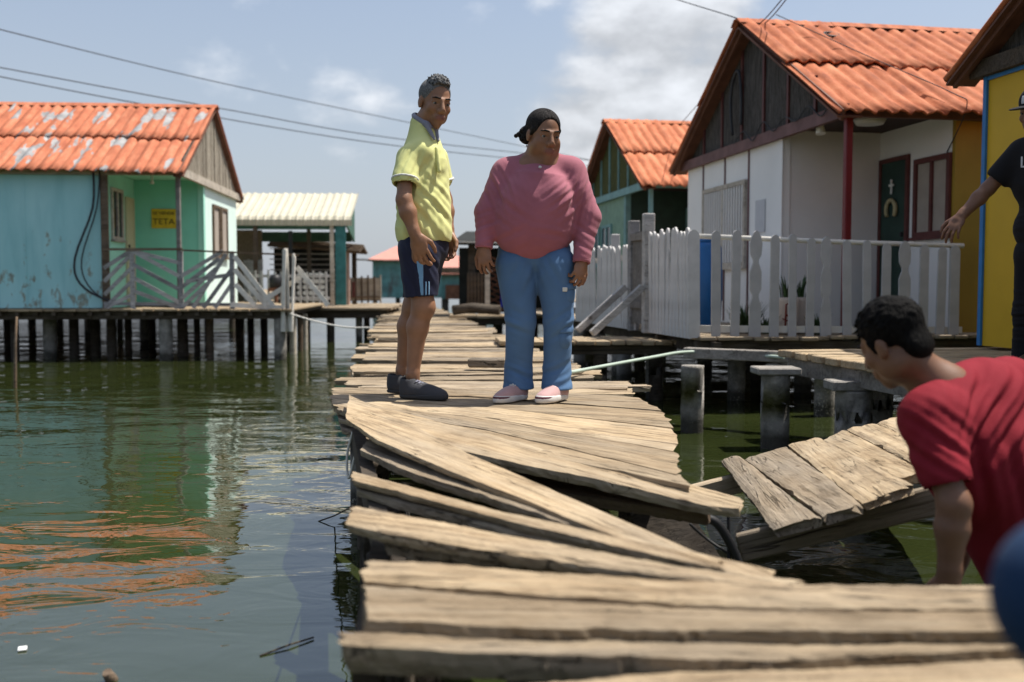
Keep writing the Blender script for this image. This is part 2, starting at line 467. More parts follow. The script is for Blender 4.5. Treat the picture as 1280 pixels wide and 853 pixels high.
t = NT('lagoon_water')
v = t.coord((1, 1, 1), kind='Object')
wv = t.add('ShaderNodeMapping'); wv.inputs['Rotation'].default_value = (0, 0, .5); wv.inputs['Scale'].default_value = (.75, 1.35, 1); t.link(v, wv.inputs[0])
n1 = t.noise(wv.outputs[0], .9, 2, .4, .4); n2 = t.noise(wv.outputs[0], 3.6, 3, .5, .8); n3 = t.noise(wv.outputs[0], 10, 2, .5)
patch = t.ramp(t.noise(v, .35, 3), [(.35, .35), (.65, 1.)])
hgt = t.math('ADD', t.math('MULTIPLY', n1, .8), t.math('MULTIPLY', t.math('MULTIPLY', n2, .25), patch))
hgt = t.math('ADD', hgt, t.math('MULTIPLY', t.math('MULTIPLY', n3, .026), patch))
t.bump(hgt, .5, .075)
t.color(t.ramp(t.noise(v, .5, 3), [(.3, (.021, .028, .008)), (.7, (.029, .037, .011))]))
t.b.inputs['IOR'].default_value = 1.85
M['water'] = t.fin(.022, .72)
b = MB(); b.add([(-900, -60, .07), (900, -60, .07), (900, 2500, .07), (-900, 2500, .07)], [(0, 1, 2, 3)])
o = b.obj('water', 'water'); o['kind'] = 'structure'

# ================================================================== HOUSES
def corr_roof(mb, L, y_r, z_r, y_e, z_e, x0, per=.172, amp=.022, rows=2):
    """Wavy roofing from ridge to eave, in overlapping rows; x0..L along the ridge."""
    nx = max(8, int(abs(L - x0) / per * 9)); sl = Vector((0, y_e - y_r, z_e - z_r)); up = Vector((0, -(z_e - z_r), (y_e - y_r))); up.normalize()
    if up.z < 0: up = -up
    for rr in range(rows):
        f0, f1 = rr / rows, (rr + 1) / rows + (.035 if rr < rows - 1 else 0)
        ny = 5; vs = []; fs = []
        lift = .022 * (rows - 1 - rr)
        rs = random.Random(rr + int(abs(L) * 10)); shl = [rs.uniform(-.007, .009) for _ in range(12)]; she = [rs.uniform(-.012, .012) for _ in range(12)]
        for side in (0, 1):
            for j in range(ny + 1):
                f = f0 + (f1 - f0) * j / ny
                for i in range(nx + 1):
                    x = x0 + (L - x0) * i / nx; ph = (x / per) % 1.0
                    h = amp * (abs(math.sin(math.pi * ph)) ** .8 * 2 - 1)
                    lip = .010 if j == ny else 0
                    p = Vector((x, y_r, z_r)) + sl * (f + (.004 * math.sin(i * 1.7) + she[int(abs(x) / .88) % 12] if j == ny else 0)) + up * (h + lift + lip * (1 - side) - (.012 if side else 0) + .003 * math.sin(x * 2.3 + j) + shl[int(abs(x) / .88) % 12])
                    vs.append(p)
        W = nx + 1; S = W * (ny + 1)
        for j in range(ny):
            for i in range(nx):
                a = j * W + i; fs.append((a, a + 1, a + 1 + W, a + W)); fs.append((S + a, S + a + W, S + a + 1 + W, S + a + 1))
        for i in range(nx):
            a = ny * W + i; fs.append((a, a + 1, S + a + 1, S + a)); fs.append((i, S + i, S + i + 1, i + 1))
        for j in range(ny):
            a = j * W; fs.append((a, a + W, S + a + W, S + a)); a += nx; fs.append((a, S + a, S + a + W, a + W))
        mb.add(vs, fs, True)
    return mb

HW, HH, RISE, PW = 4.3, 2.11, 1.30, 1.12
def house(label, loc, rz, sx, L, PD, c):
    """A raised two-slope house with a corner porch; the gable with the porch is the plane x = 0."""
    H = thing('stilt_house', label, 'house', loc, rz, c['group'])
    X = lambda x: sx * x
    def sp(name, mat, a, bb, par=H, bev=0):
        return MB().span((X(a[0]), a[1], a[2]), (X(bb[0]), bb[1], bb[2]), bev).obj(name, mat, par)
    t = .05
    gw = sp('wall_panel', c['gable_wall'], (.0, PD, 0), (t, HW, HH - .02))
    pb = sp('wall_panel', c['porch_wall'], (t + .002, PD, 0), (PW - .002, PD + t, HH - .025))
    dw = sp('wall_panel', c['door_wall'], (PW, .052, 0), (PW + t, PD + t - .002, HH - .03))
    fw = sp('wall_panel', c['front_wall'], (PW + .0, 0, 0), (L, t, HH - .005))
    sp('wall_panel', c['porch_wall'], (t + .002, HW - t, 0), (L, HW - .003, HH - .025))
    sp('wall_panel', c['porch_wall'], (L - t, t + .002, 0), (L - .003, HW - t - .002, HH - .025))
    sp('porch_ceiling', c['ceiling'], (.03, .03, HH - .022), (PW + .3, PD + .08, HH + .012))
    # panel seams on the front wall
    for x in np.arange(PW + 1.16, L, 1.2): MB().span((X(x), -.006, .01), (X(x + .03), -.001, HH - .02)).obj('seam_cover', c['front_wall'], fw)
    # corner post of the porch, second post, tie beam under the gable
    sp('porch_post', c['post'], (.0, -.034, -.03), (.066, .034, HH - .04), bev=.008)
    if c.get('post2'): sp('porch_post', c['post2'], (PW - .06, -.05, -.03), (PW + .05, -.004, HH - .02), bev=.008)
    MB().span((X(-.07), -.10, HH - .12), (X(-.014), HW + .10, HH + .0)).obj('tie_beam', c['beam'], H)
    MB().span((X(-.01), -.06, HH - .11), (X(L), -.012, HH - .03)).obj('eave_beam', c['beam'], H)
    # gable infill and its studs
    zt = lambda y: HH + .10 + (RISE - .14) * (1 - abs(y - HW / 2) / (HW / 2))
    g = MB(); g.prism([(0.12, HH - .03), (HW - .12, HH - .03), (HW - .12, HH + .05), (HW / 2, HH + RISE - .07), (.12, HH + .05)], X(.012), X(.04), 'x')
    gi = g.obj('gable_infill', c['gable'], H)
    for y in np.linspace(HW * .14, HW * .86, 6):
        if c.get('stud'): MB().span((X(-.012), y - .022, HH + .003), (X(.010), y + .022, zt(y) - .03)).obj('gable_stud', c['stud'], gi)
    if not c.get('stud'):
        st = MB(); r_ = random.Random(3)
        for y in np.arange(.16, HW - .16, .05):
            st.span((X(-.012 - r_.uniform(0, .022)), y, HH + r_.uniform(-.06, .02)), (X(.010), y + r_.uniform(.03, .046), zt(y + .02) - .02))
        st.obj('cane_strips', c['gable'], gi)
    # roof
    ov, oe = c.get('ov', .20), .24
    zr = HH + RISE; k = (RISE - .04) / (HW / 2); ze = HH + .05 - k * oe
    for y_e, nm in ((-oe, 'near'), (HW + oe, 'far')):
        mb = MB(); corr_roof(mb, X(L + .2), HW / 2, zr, y_e, ze, X(-ov)); mb.obj('roof_slope', c['roof'], H)
    rc = MB(); r0 = X(-ov - .02); r1 = X(L + .2); nseg = 5
    for i in range(nseg):
        a = r0 + (r1 - r0) * i / nseg; e = r0 + (r1 - r0) * (i + 1.02) / nseg
        lift = .004 * (i % 2)
        rc.prism([(HW / 2 - .14, zr - .035 + lift), (HW / 2 - .05, zr + .032 + lift), (HW / 2 + .05, zr + .032 + lift), (HW / 2 + .14, zr - .035 + lift), (HW / 2, zr + .02 + lift)], a, e, 'x')
    rc.obj('ridge_cap', c['roof'], H)
    # barge boards under the roof edge at the gable
    for s_ in (-1, 1):
        yc = HW / 2; y1 = HW / 2 + s_ * (HW / 2 + oe - .03)
        p0, p1 = Vector((X(-ov + .07), yc, zr - .055)), Vector((X(-ov + .07), y1, ze - .035))
        MB().bar(p0, p1, .030, .105).obj('barge_board', c['barge'], H)
        p0, p1 = Vector((X(-ov / 2 + .03), yc, zr - .06)), Vector((X(-ov / 2 + .03), y1, ze - .05))
        MB().bar(p0, p1, ov + .04, .018).obj('roof_soffit', c['barge'], H)
    # --- door on the porch's inner wall
    d0, d1, dh = c['door']
    dr = MB().span((X(PW - .022), d0, .02), (X(PW - .003), d1, dh)).obj('door', c['door_col'], H)
    fr = MB(); q = .045
    fr.span((X(PW - .034), d0 - q, .02), (X(PW - .002), d0 - .001, dh + q)); fr.span((X(PW - .034), d1 + .001, .02), (X(PW - .002), d1 + q, dh + q)); fr.span((X(PW - .034), d0, dh + .001), (X(PW - .002), d1, dh + q))
    fr.obj('door_frame', c['door_frame'], dr)
    MB().span((X(PW - .05), d0 + .03, .95), (X(PW - .024), d0 + .06, 1.0), .005).obj('door_handle', 'black_metal', dr)
    def window(plane, u0, u1, z0, z1, fcol, inner, bars=0, mull=1, face=-1, barcol=None):
        """plane 'x0' (gable) or 'pw' (porch inner wall); u along y."""
        base = 0 if plane == 'x0' else PW
        f = MB(); q = .05; a, e = X(base - .035), X(base - .003)
        for (ya, yb, za, zb) in ((u0 - q, u0, z0 - q, z1 + q), (u1, u1 + q, z0 - q, z1 + q), (u0 + .001, u1 - .001, z1, z1 + q), (u0 + .001, u1 - .001, z0 - q, z0)):
            f.span((a, ya, za), (e, yb, zb))
        for i in range(mull):
            y = u0 + (u1 - u0) * (i + 1) / (mull + 1); f.span((a, y - .02, z0 + .001), (e, y + .02, z1 - .001))
        fo = f.obj('window', fcol, H)
        MB().span((X(base - .012), u0 + .001, z0 + .001), (X(base - .004), u1 - .001, z1 - .001)).obj('pane', inner, fo)
        if bars:
            bb = MB()
            for i in range(bars):
                y = u0 + (u1 - u0) * (i + .5) / bars; bb.span((X(base - .03), y - .014, z0 + .002), (X(base - .014), y + .014, z1 - .002))
            bb.obj('window_bars', barcol or fcol, fo)
        MB().span((X(base - .06), u0 - q - .03, z0 - q - .03), (X(base - .003), u1 + q + .03, z0 - q - .001)).obj('sill', fcol, fo)
        return fo
    for a in c['windows']: window(*a)
    for y in c.get('battens', ()):
        MB().span((X(-.014), y - .014, .02), (X(-.002), y + .014, HH - .03)).obj('batten', c['beam'], H)
    sp('corner_trim', c['trim'], (-.012, PD - .03, 0), (-.001, PD + .09, HH - .025)); 
    sp('corner_trim', c['trim'], (.0, PD - .014, 0), (.085, PD - .002, HH - .028))
    return H

A_R = R(9.4)
W0 = Vector((3.08, 9.30, .75))
whouse = house('white house with orange roof, dark grey gable and a red porch post', W0, A_R, 1, 5.2, 1.35, dict(
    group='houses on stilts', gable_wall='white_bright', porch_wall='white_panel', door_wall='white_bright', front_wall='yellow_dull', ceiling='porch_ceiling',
    post='red_paint', beam='plum_beam', gable='gable_grey', stud='maroon', roof='roof_orange', barge='brown_trim', trim='white_bright',
    door=(.80, 1.27, 1.74), door_col='green_dark', door_frame='maroon', battens=(2.22, 2.95, 3.70),
    windows=[('x0', 2.32, 3.62, .72, 1.62, 'pale_wood', 'curtain', 16, 1, -1, 'white_panel'), ('pw', .09, .60, .98, 1.66, 'maroon', 'curtain', 0, 1)]))
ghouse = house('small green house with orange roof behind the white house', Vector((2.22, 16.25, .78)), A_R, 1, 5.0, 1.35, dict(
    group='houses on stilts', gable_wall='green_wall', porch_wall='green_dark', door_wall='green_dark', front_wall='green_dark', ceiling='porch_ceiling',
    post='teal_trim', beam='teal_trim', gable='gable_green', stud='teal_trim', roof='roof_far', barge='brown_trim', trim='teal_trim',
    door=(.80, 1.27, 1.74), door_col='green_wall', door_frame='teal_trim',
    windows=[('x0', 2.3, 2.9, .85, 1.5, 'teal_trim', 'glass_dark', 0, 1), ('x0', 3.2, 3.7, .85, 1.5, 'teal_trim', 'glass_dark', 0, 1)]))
Y0 = Vector((4.22, 3.24, .75))
yhouse = house('bright yellow house with blue corner trim, cut by the photo edge', Y0, A_R, 1, 5.2, 1.35, dict(
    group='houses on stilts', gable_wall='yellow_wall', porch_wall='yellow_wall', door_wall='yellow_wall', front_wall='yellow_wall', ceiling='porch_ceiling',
    post='blue_trim', beam='dark_wood', gable='gable_grey', stud='dark_wood', roof='roof_orange', barge='brown_trim', trim='blue_trim',
    door=(.80, 1.27, 1.74), door_col='green_dark', door_frame='blue_trim', windows=[]))
MB().span((-.02, HW - .035, .0), (-.002, HW + .004, HH - .02)).obj('corner_trim', 'blue_trim', yhouse)
MB().span((-.018, 1.6, HH - .15), (-.003, HW - .04, HH - .122)).obj('top_trim', 'blue_trim', yhouse)
A_L = R(4.5)
L0 = Vector((-5.03, 15.2, .858))
lhouse = house('teal and mint house with worn orange roof above the open water', L0, A_L, -1, 6.4, 1.5, dict(
    group='houses on stilts', gable_wall='mint_pale', porch_wall='mint_deep', door_wall='mint', front_wall='teal_front', ceiling='mint',
    ov=.11, post='grey_wood', post2='brown_wood', beam='pale_wood', gable='gable_tan', stud=None, roof='roof_worn', barge='brown_trim', trim='mint',
    door=(1.02, 1.36, 1.72), door_col='cream_door', door_frame='cream_door',
    windows=[('pw', .32, .78, 1.1, 1.8, 'pale_wood', 'glass_dark', 0, 1), ('x0', 2.2, 2.64, .9, 1.7, 'brown_wood', 'curtain', 0, 0), ('x0', 2.86, 3.3, .9, 1.7, 'brown_wood', 'curtain', 0, 0)]))
# lamps
o = MB().tube([(-.62, .75, HH - .03), (-.62, .75, HH - .10), (-.62, .75, HH - .16)], [.02, .02, .035], 10).obj('ceiling_bulb', 'lamp_white'); o.matrix_basis = Matrix.Translation(L0) @ Matrix.Rotation(A_L, 4, 'Z')
tag(o, 'bare white bulb under the mint porch ceiling', 'lamp')
o = MB().tube([(.55, .55, HH - .022), (.55, .55, HH - .075)], [.16, .13], 20).obj('ceiling_lamp', 'lamp_white'); o.matrix_basis = Matrix.Translation(W0) @ Matrix.Rotation(A_R, 4, 'Z')
tag(o, 'round white lamp under the dark ceiling of the porch', 'lamp')
o = MB().tube([(.06, .62, HH - .03), (.06, .62, HH - .07), (.06, .60, HH - .17)], [.022, .03, .05], 10).obj('porch_bulb', 'lamp_white'); o.matrix_basis = Matrix.Translation(W0) @ Matrix.Rotation(A_R, 4, 'Z')
tag(o, 'bare bulb in a holder beside the red porch post', 'lamp')

# sign on the mint porch
def textmesh(s, size, ext=.002):
    cu = bpy.data.curves.new('t', 'FONT'); cu.body = s; cu.size = size; cu.extrude = ext; cu.align_x = 'CENTER'; cu.align_y = 'CENTER'
    to = bpy.data.objects.new('t', cu); COL.objects.link(to); dg = bpy.context.evaluated_depsgraph_get()
    me = bpy.data.meshes.new_from_object(to.evaluated_get(dg)); bpy.data.objects.remove(to); return me
sg = thing('sign', 'yellow hand-lettered board reading SE VENDE TETA on the mint wall', 'sign', L0 + Vector((*rot2(A_L, -.64, 1.482), 1.45)), A_L)
MB().box((0, 0, 0), (.40, .014, .32), bev=.004).obj('board', 'sign_yellow', sg)
for s, sz, z in (('SE VENDE', .072, .085), ('TETA', .135, -.055)):
    me = textmesh(s, sz); me.materials.clear(); me.materials.append(M['sign_black'])
    o = bpy.data.objects.new('lettering', me); COL.objects.link(o); o.parent = sg; o.location = (0, -.0095, z); o.rotation_euler = (math.pi / 2, 0, 0)
    o.scale = (1.12, 1, 1)
# door wreath on the white house
wr = thing('door_wreath', 'pale horseshoe wreath with a small cross on the green door', 'wreath', W0 + Vector((*rot2(A_R, PW - .045, 1.03), 1.24)), A_R)
MB().tube([(-.006, .09 * math.cos(a), .10 * math.sin(a) + .0) for a in np.linspace(-.7, math.pi + .7, 18)], .022, 8).obj('horseshoe', 'wreath', wr)
b = MB(); b.box((-.004, 0, .24), (.012, .022, .15)); b.box((-.0035, 0, .255), (.011, .09, .022)); b.obj('cross', 'lamp_white', wr)
# notice on gable wall
o = MB().box((-.009, 1.88, 1.22), (.006, .26, .36)).obj('notice', 'paper', None); o.matrix_basis = Matrix.Translation(W0) @ Matrix.Rotation(A_R, 4, 'Z'); tag(o, 'faded paper notice pasted on the white wall', 'notice')
# black cable coil hanging on the gable and roof things
def cable(name, label, pts, r, mat='wire_black', n=28, cat='cable', cyc=False):
    P = [Vector(p) for p in pts]; out = []
    for i in range(len(P) - 1):
        p0, p1, p2, p3 = P[max(i - 1, 0)], P[i], P[i + 1], P[min(i + 2, len(P) - 1)]
        m = max(3, n // (len(P) - 1))
        for k in range(m):
            u = k / m
            out.append(.5 * ((2 * p1) + (p2 - p0) * u + (2 * p0 - 5 * p1 + 4 * p2 - p3) * u * u + (3 * p1 - p0 - 3 * p2 + p3) * u ** 3))
    out.append(P[-1]); o = MB().tube(out, r, 7).obj(name, mat); tag(o, label, cat); return o
def hl(H0, a, x, y, z): return H0 + Vector((*rot2(a, x, y), z))
cable('hose_loop', 'black hose looped on the dark grey gable of the white house', [hl(W0, A_R, -.05, 2.62, 2.22), hl(W0, A_R, -.06, 2.66, 2.6), hl(W0, A_R, -.06, 2.58, 2.86), hl(W0, A_R, -.06, 2.42, 2.92), hl(W0, A_R, -.05, 2.36, 2.6), hl(W0, A_R, -.05, 2.36, 2.3)], .018)
ring = [hl(W0, A_R, .72 + .085 * math.cos(a), 1.72 + .06 * math.sin(a), HH + RISE * (1.72 / 2.15) + .055 + .036 * math.sin(a)) for a in np.linspace(0, 2 * math.pi, 16)]
o = MB().tube(ring, .012, 6).obj('rubber_ring', 'black_rubber'); tag(o, 'small black rubber ring lying on the orange roof near its ridge', 'ring')
cable('roof_cable', 'thin cable running down the orange roof to the porch window', [hl(W0, A_R, .2, 2.0, HH + RISE + .06), hl(W0, A_R, .75, .9, HH + .66), hl(W0, A_R, 1.0, -.1, HH + .13), hl(W0, A_R, 1.08, -.22, HH - .02), hl(W0, A_R, 1.11, .12, 1.72)], .005)
cable('tie_beam_wire', 'thin dark wire sagging along the plum beam of the gable', [hl(W0, A_R, -.085, .1, 2.2)] + [hl(W0, A_R, -.09, .3 + i * .27, 2.06 + .12 * (i % 2) + .02 * (i % 3)) for i in range(9)], .007, n=60)
for k, (dx, lab) in enumerate(((.12, 'thick black cable hanging from the eave against the teal wall'), (.02, 'thin black cable hanging beside the brown porch post'))):
    cable('hanging_cable', lab, [hl(L0, A_L, -PW - .02 - dx, -.06, 2.1), hl(L0, A_L, -PW - .08 - dx * .6, -.08, 1.5), hl(L0, A_L, -PW - .30 - dx, -.1, .75), hl(L0, A_L, -PW - .22 - dx, -.12, .36), hl(L0, A_L, -PW + .05, -.13, .12), hl(L0, A_L, -PW + .5, -.13, .04), hl(L0, A_L, -PW + 1.0, -.13, .02)], .017 - .006 * k)

# ================================================================== PLATFORMS ON PILES
def pile(name, x, y, ztop, r, mat='concrete', parent=None, seed=0, cap=None, square=False, lean=0):
    rr = random.Random(seed); b = MB()
    n = 14; vs = []; fs = []; rows = [-.9, -.3, 0, .12, .25, .4, ztop - .2, ztop - .02, ztop]
    for j, z in enumerate(rows):
        for k in range(n):
            a = 2 * math.pi * k / n; q = r * (1 + rr.uniform(-.035, .035))
            if square:
                m = max(abs(math.cos(a)), abs(math.sin(a))); q = r * .9 / m * (1 + rr.uniform(-.015, .015))
            vs.append((lean * (z - ztop) + q * math.cos(a), q * math.sin(a), z))
    for j in range(len(rows) - 1):
        for k in range(n): k2 = (k + 1) % n; fs.append((j * n + k, j * n + k2, (j + 1) * n + k2, (j + 1) * n + k))
    b.add(vs, fs, not square); b.f.append(tuple(range((len(rows) - 1) * n, len(rows) * n))); b.sm.append(False)
    o = b.obj(name, mat); o.location = (x, y, 0)
    if parent:
        pm = Matrix.Translation(parent.location) @ Matrix.Rotation(parent.rotation_euler.z, 4, 'Z')
        o.parent = parent; o.matrix_basis = pm.inverted() @ Matrix.Translation((x, y, 0))
    if cap:
        c = MB().span((-cap[0] / 2, -cap[1] / 2, ztop + .002), (cap[0] / 2, cap[1] / 2, ztop + cap[2]), .008).obj('pile_cap', 'concrete', o)
    return o
def deck(mb, x0, x1, y0, y1, T, wid, along, seed, gap=.012, over=.03):
    """Boards side by side; along = 'x' or 'y' is the direction each board runs."""
    r = random.Random(seed); p = y0 if along == 'x' else x0; end = y1 if along == 'x' else x1
    while p < end - .03:
        wd = min(wid * r.uniform(.8, 1.2), end - p); z = r.uniform(-.006, .006); e0, e1 = r.uniform(-over, over), r.uniform(-over, over)
        c = (x0 + e0, x1 + e1, p, p + wd - gap) if along == 'x' else (p, p + wd - gap, y0 + e0, y1 + e1)
        mb.span((c[0], c[2], -T + z), (c[1], c[3], z), .006); p += wd
    return mb
# --- under the teal house
lp = thing('house_platform', 'long timber platform on dark piles carrying the teal and mint house, with added decking behind', 'platform', L0 + Vector((0, 0, -.01)), A_L, 'timber platforms on piles')
b = MB(); deck(b, -8.6, 1.72, -.36, 4.6, .035, .16, 'y', 3, over=.04); deck(b, -8.6, .3, 4.63, 9.5, .035, .3, 'y', 4, over=.0); deck(b, -20, -2.2, 9.53, 70, .035, .5, 'y', 4, over=.0); b.obj('deck_boards', 'plank_wood', lp)  # rear decking is an unseen addition that darkens the water's reflection
b = MB(); b.span((-6.6, -.24, -.155), (1.66, -.17, -.047)); b.obj('bearer', 'dark_wood', lp)
b = MB(); b.span((-6.6, 1.3, -.155), (1.6, 1.38, -.047)); b.obj('bearer', 'dark_wood', lp)
b = MB(); b.span((-6.6, 4.2, -.155), (1.6, 4.28, -.047)); b.obj('bearer', 'dark_wood', lp)
b = MB()
for x in np.arange(-6.5, 1.6, .26): b.span((x, -.33, -.10), (x + .06, 4.4, -.043))
b.obj('joist', 'dark_wood', lp)
k = 0
for px, Y, mat, r in ((18, 15.0, 'dark_wood', .06), (62, 15.4, 'concrete', .10), (92, 15.6, 'dark_wood', .075), (118, 15.9, 'dark_wood', .075), (139, 15.6, 'dark_wood', .075), (160, 16.6, 'dark_wood', .06),
                      (207, 15.05, 'concrete', .10), (228, 15.9, 'dark_wood', .085), (246, 16.0, 'dark_wood', .05), (262, 15.4, 'brown_wood', .06), (350, 15.15, 'concrete', .095), (366, 16.4, 'pale_wood', .06), (375, 17.2, 'brown_wood', .05), (381, 17.6, 'pale_wood', .05),
                      (180, 18.6, 'concrete', .08), (120, 18.6, 'concrete', .08), (60, 19.3, 'concrete', .08), (10, 18.6, 'dark_wood', .08), (300, 18.8, 'dark_wood', .08), (330, 18.8, 'dark_wood', .07), (40, 22, 'dark_wood', .08), (110, 22, 'concrete', .08), (190, 22, 'dark_wood', .08), (260, 22, 'dark_wood', .08), (75, 26, 'dark_wood', .08), (150, 26, 'dark_wood', .08), (230, 26, 'dark_wood', .08), (290, 26, 'dark_wood', .08)):
    p = at(px, 400, Y); pile('pile', p.x, Y, .70, r, mat, lp, k); k += 1
# --- under the white house and its fenced yard
wp = thing('house_platform', 'timber platform on concrete piles under the white picket fence, with added decking far behind', 'platform', W0 + Vector((0, 0, -.005)), A_R, 'timber platforms on piles')
b = MB(); deck(b, -1.50, 5.4, -.36, 11.5, .035, .15, 'y', 5, over=.03); deck(b, 1.8, 9, 11.55, 50, .035, .5, 'y', 6, over=.0); b.obj('deck_boards', 'plank_old', wp)  # far strip added out of view to keep sky reflections off the water
b = MB(); b.span((-1.52, -.30, -.15), (5.4, -.22, -.042)); b.obj('bearer', 'dark_wood', wp)
b = MB(); b.span((-1.5, .9, -.15), (5.4, .98, -.042)); b.obj('bearer', 'dark_wood', wp)
b = MB(); b.span((-1.5, 3.4, -.15), (5.4, 3.48, -.042)); b.obj('bearer', 'dark_wood', wp)
b = MB(); b.span((-1.40, -.4, -.15), (-1.33, 5.6, -.043)); b.obj('bearer', 'dark_wood', wp)
k = 50
for px, ybot, cap in ((725, 462, 0), (748, 466, 0), (780, 478, 0), (818, 498, 0), (865, 540, 0), (920, 500, 0), (1030, 520, 0), (968, 560, 0)):
    p = atz(px, ybot, .07); zt_ = .585 if px in (968, 865) else .60
    pile('pile', p.x, p.y, zt_, .088 if px not in (968,) else .098, 'concrete', wp, k, cap=(.30, .24, .05) if px == 968 else None); k += 1
for i, (x, y) in enumerate(((0.2, 1.2), (1.5, .4), (2.6, .5), (.3, 2.6), (1.6, 2.4), (3.0, 2.2), (.2, 4.1), (2.2, 4.0), (-1.2, 3.4), (-1.2, 4.9), (3.9, .6), (0, 6.5), (1.8, 6.5), (-1, 8), (1, 8.5), (3.2, 7.5), (.2, 10.5), (2.5, 10.5))):
    q = rot2(A_R, x, y); pile('pile', W0.x + q[0], W0.y + q[1], .60, .09, 'dark_wood' if i % 2 else 'concrete', wp, 80 + i)
# grey beam on the near piles
p, q = at(857, 441, 8.15), at(1122, 452, 7.15)
b = MB(); b.bar(p, q, .10, .085, bev=.006); cb = b.obj('cap_beam', 'grey_wood', None); cb.parent = wp; cb.matrix_basis = (Matrix.Translation(wp.location) @ Matrix.Rotation(A_R, 4, 'Z')).inverted()
# --- platform in front of the yellow house
YP = Vector((1.96, 7.38, .725)); 
yp = thing('walkway_platform', 'pale plank walkway on concrete piles in front of the yellow house', 'platform', YP, A_R, 'timber platforms on piles')
b = MB(); deck(b, 0, 2.9, -4.9, .0, .05, .18, 'x', 9, over=.03); b.obj('deck_boards', 'plank_wood', yp)
b = MB(); b.span((.05, -4.5, -.17), (.13, -.1, -.056)); b.obj('bearer', 'grey_wood', yp)
b = MB(); b.span((1.5, -4.5, -.17), (1.58, -.1, -.056)); b.obj('bearer', 'grey_wood', yp)
for i, (px, Y, zt_, r) in enumerate(((1068, 6.35, .53, .115), (1100, 7.0, .53, .09), (1230, 5.2, .55, .09), (1290, 4.4, .55, .09))):
    p = at(px, 480, Y); pile('pile', p.x, Y, zt_, r, 'concrete', yp, 120 + i, cap=(.34, .20, .065) if i == 0 else None)
# blue jeans man and yellow house stand on this: platform under the yellow house
yq = thing('house_platform', 'dark timber platform on piles under the bright yellow house', 'platform', Y0 + Vector((0, 0, -.03)), A_R, 'timber platforms on piles')
b = MB(); deck(b, -.1, 5.4, -.4, 4.42, .05, .18, 'y', 15, over=.0); b.obj('deck_boards', 'grey_wood', yq)
for i, (x, y) in enumerate(((.3, .3), (.3, 2.2), (.3, 4.1), (2.5, 4.1), (4.8, 4.1), (4.8, .3))):
    q = rot2(A_R, x, y); pile('pile', Y0.x + q[0], Y0.y + q[1], .66, .09, 'concrete', yq, 140 + i)
# --- gangway from the boardwalk to the gate of the white house
gw = thing('gangway', 'short plank gangway from the boardwalk to the grey gate', 'walkway', Vector((-.15, 10.0, .665)), R(4))
b = MB(); deck(b, 0, 1.75, -.45, .35, .045, .16, 'y', 21); b.obj('deck_boards', 'plank_wood', gw)
b = MB(); b.span((0, -.36, -.14), (1.75, -.29, -.05)); b.obj('bearer', 'dark_wood', gw)
b = MB(); b.span((0, .22, -.14), (1.75, .29, -.05)); b.obj('bearer', 'dark_wood', gw)
for i, (x, y) in enumerate(((.35, -.3), (1.0, -.3), (1.0, .25), (1.55, -.3))):
    q = rot2(R(4), x, y); pile('pile', -.15 + q[0], 10 + q[1], .52, .07, 'dark_wood' if i % 2 else 'concrete', gw, 160 + i)
g2 = thing('gangway', 'farther plank gangway leaving the boardwalk behind the couple', 'walkway', Vector((-1.15, 18.4, .66)), R(3))
b = MB(); deck(b, 0, 3.6, -.7, .5, .05, .42, 'y', 23); b.obj('deck_boards', 'plank_wood', g2)
b = MB(); b.span((0, -.6, -.16), (3.6, -.5, -.055)); b.obj('bearer', 'dark_wood', g2)
b = MB(); b.span((0, .3, -.16), (3.6, .4, -.055)); b.obj('bearer', 'dark_wood', g2)
for i, (x, y) in enumerate(((.5, -.5), (1.4, -.5), (2.6, -.5), (.9, .3), (3.3, .3))):
    q = rot2(R(3), x, y); pile('pile', -1.15 + q[0], 18.4 + q[1], .5, .09, 'concrete' if i % 2 else 'dark_wood', g2, 170 + i)

# ================================================================== PICKET FENCES
def picket_poly(w, h, kind, r):
    pts = []; hw = w / 2
    if kind == 'fancy':
        prof = [(0, 1), (.12 * h, 1), (.30 * h, 1), (.38 * h, .55), (.41 * h, .55), (.46 * h, 1), (.62 * h, 1), (.70 * h, .5), (.73 * h, .5), (.78 * h, .95), (.88 * h, 1.05), (.95 * h, .8), (.985 * h, .45), (h, .1)]
    else:
        prof = [(0, 1), (.3 * h, 1), (.6 * h, .98), (h - hw * 1.1, .97), (h - hw * .6, .86), (h - hw * .25, .6), (h - .003, .28), (h, .1)]
    prof = [(z, f * (1 + r.uniform(-.03, .03))) for z, f in prof]
    return [(-hw * f, z) for z, f in prof] + [(hw * f, z) for z, f in reversed(prof)]
def picket(mb, p, xd, w, h, kind, r, th=.018, tilt=0, lean=0):
    xd = Vector(xd).normalized(); nd = Vector((0, 0, 1)).cross(xd)
    poly = picket_poly(w, h, kind, r); n = len(poly); ct, st_ = math.cos(tilt), math.sin(tilt)
    f = lambda x, z, t_: Vector(p) + xd * (x * ct + z * st_) + Vector((0, 0, 1)) * (z * ct - x * st_) + nd * (t_ + lean * z)
    vs = [f(x, z, -th / 2) for x, z in poly] + [f(x, z, th / 2) for x, z in poly]
    h2 = n // 2; fs = []
    for i in range(h2 - 1):   # strips so that concave outlines stay right
        a, b_, c_, d_ = i, i + 1, n - 2 - i, n - 1 - i
        fs.append((a, b_, c_, d_)); fs.append((n + d_, n + c_, n + b_, n + a))
    for i in range(n): j = (i + 1) % n; fs.append((i, n + i, n + j, j))
    mb.add(vs, fs)
FC = Vector((1.60, 8.80, .765)); vdir = Vector((math.cos(A_R), math.sin(A_R), 0)); udir = Vector((-math.sin(A_R), math.cos(A_R), 0))
pf = thing('picket_fence', 'white picket fence in front of the porch, one picket cut in knobs', 'fence', FC, 0, 'white picket fences')
r = random.Random(4)
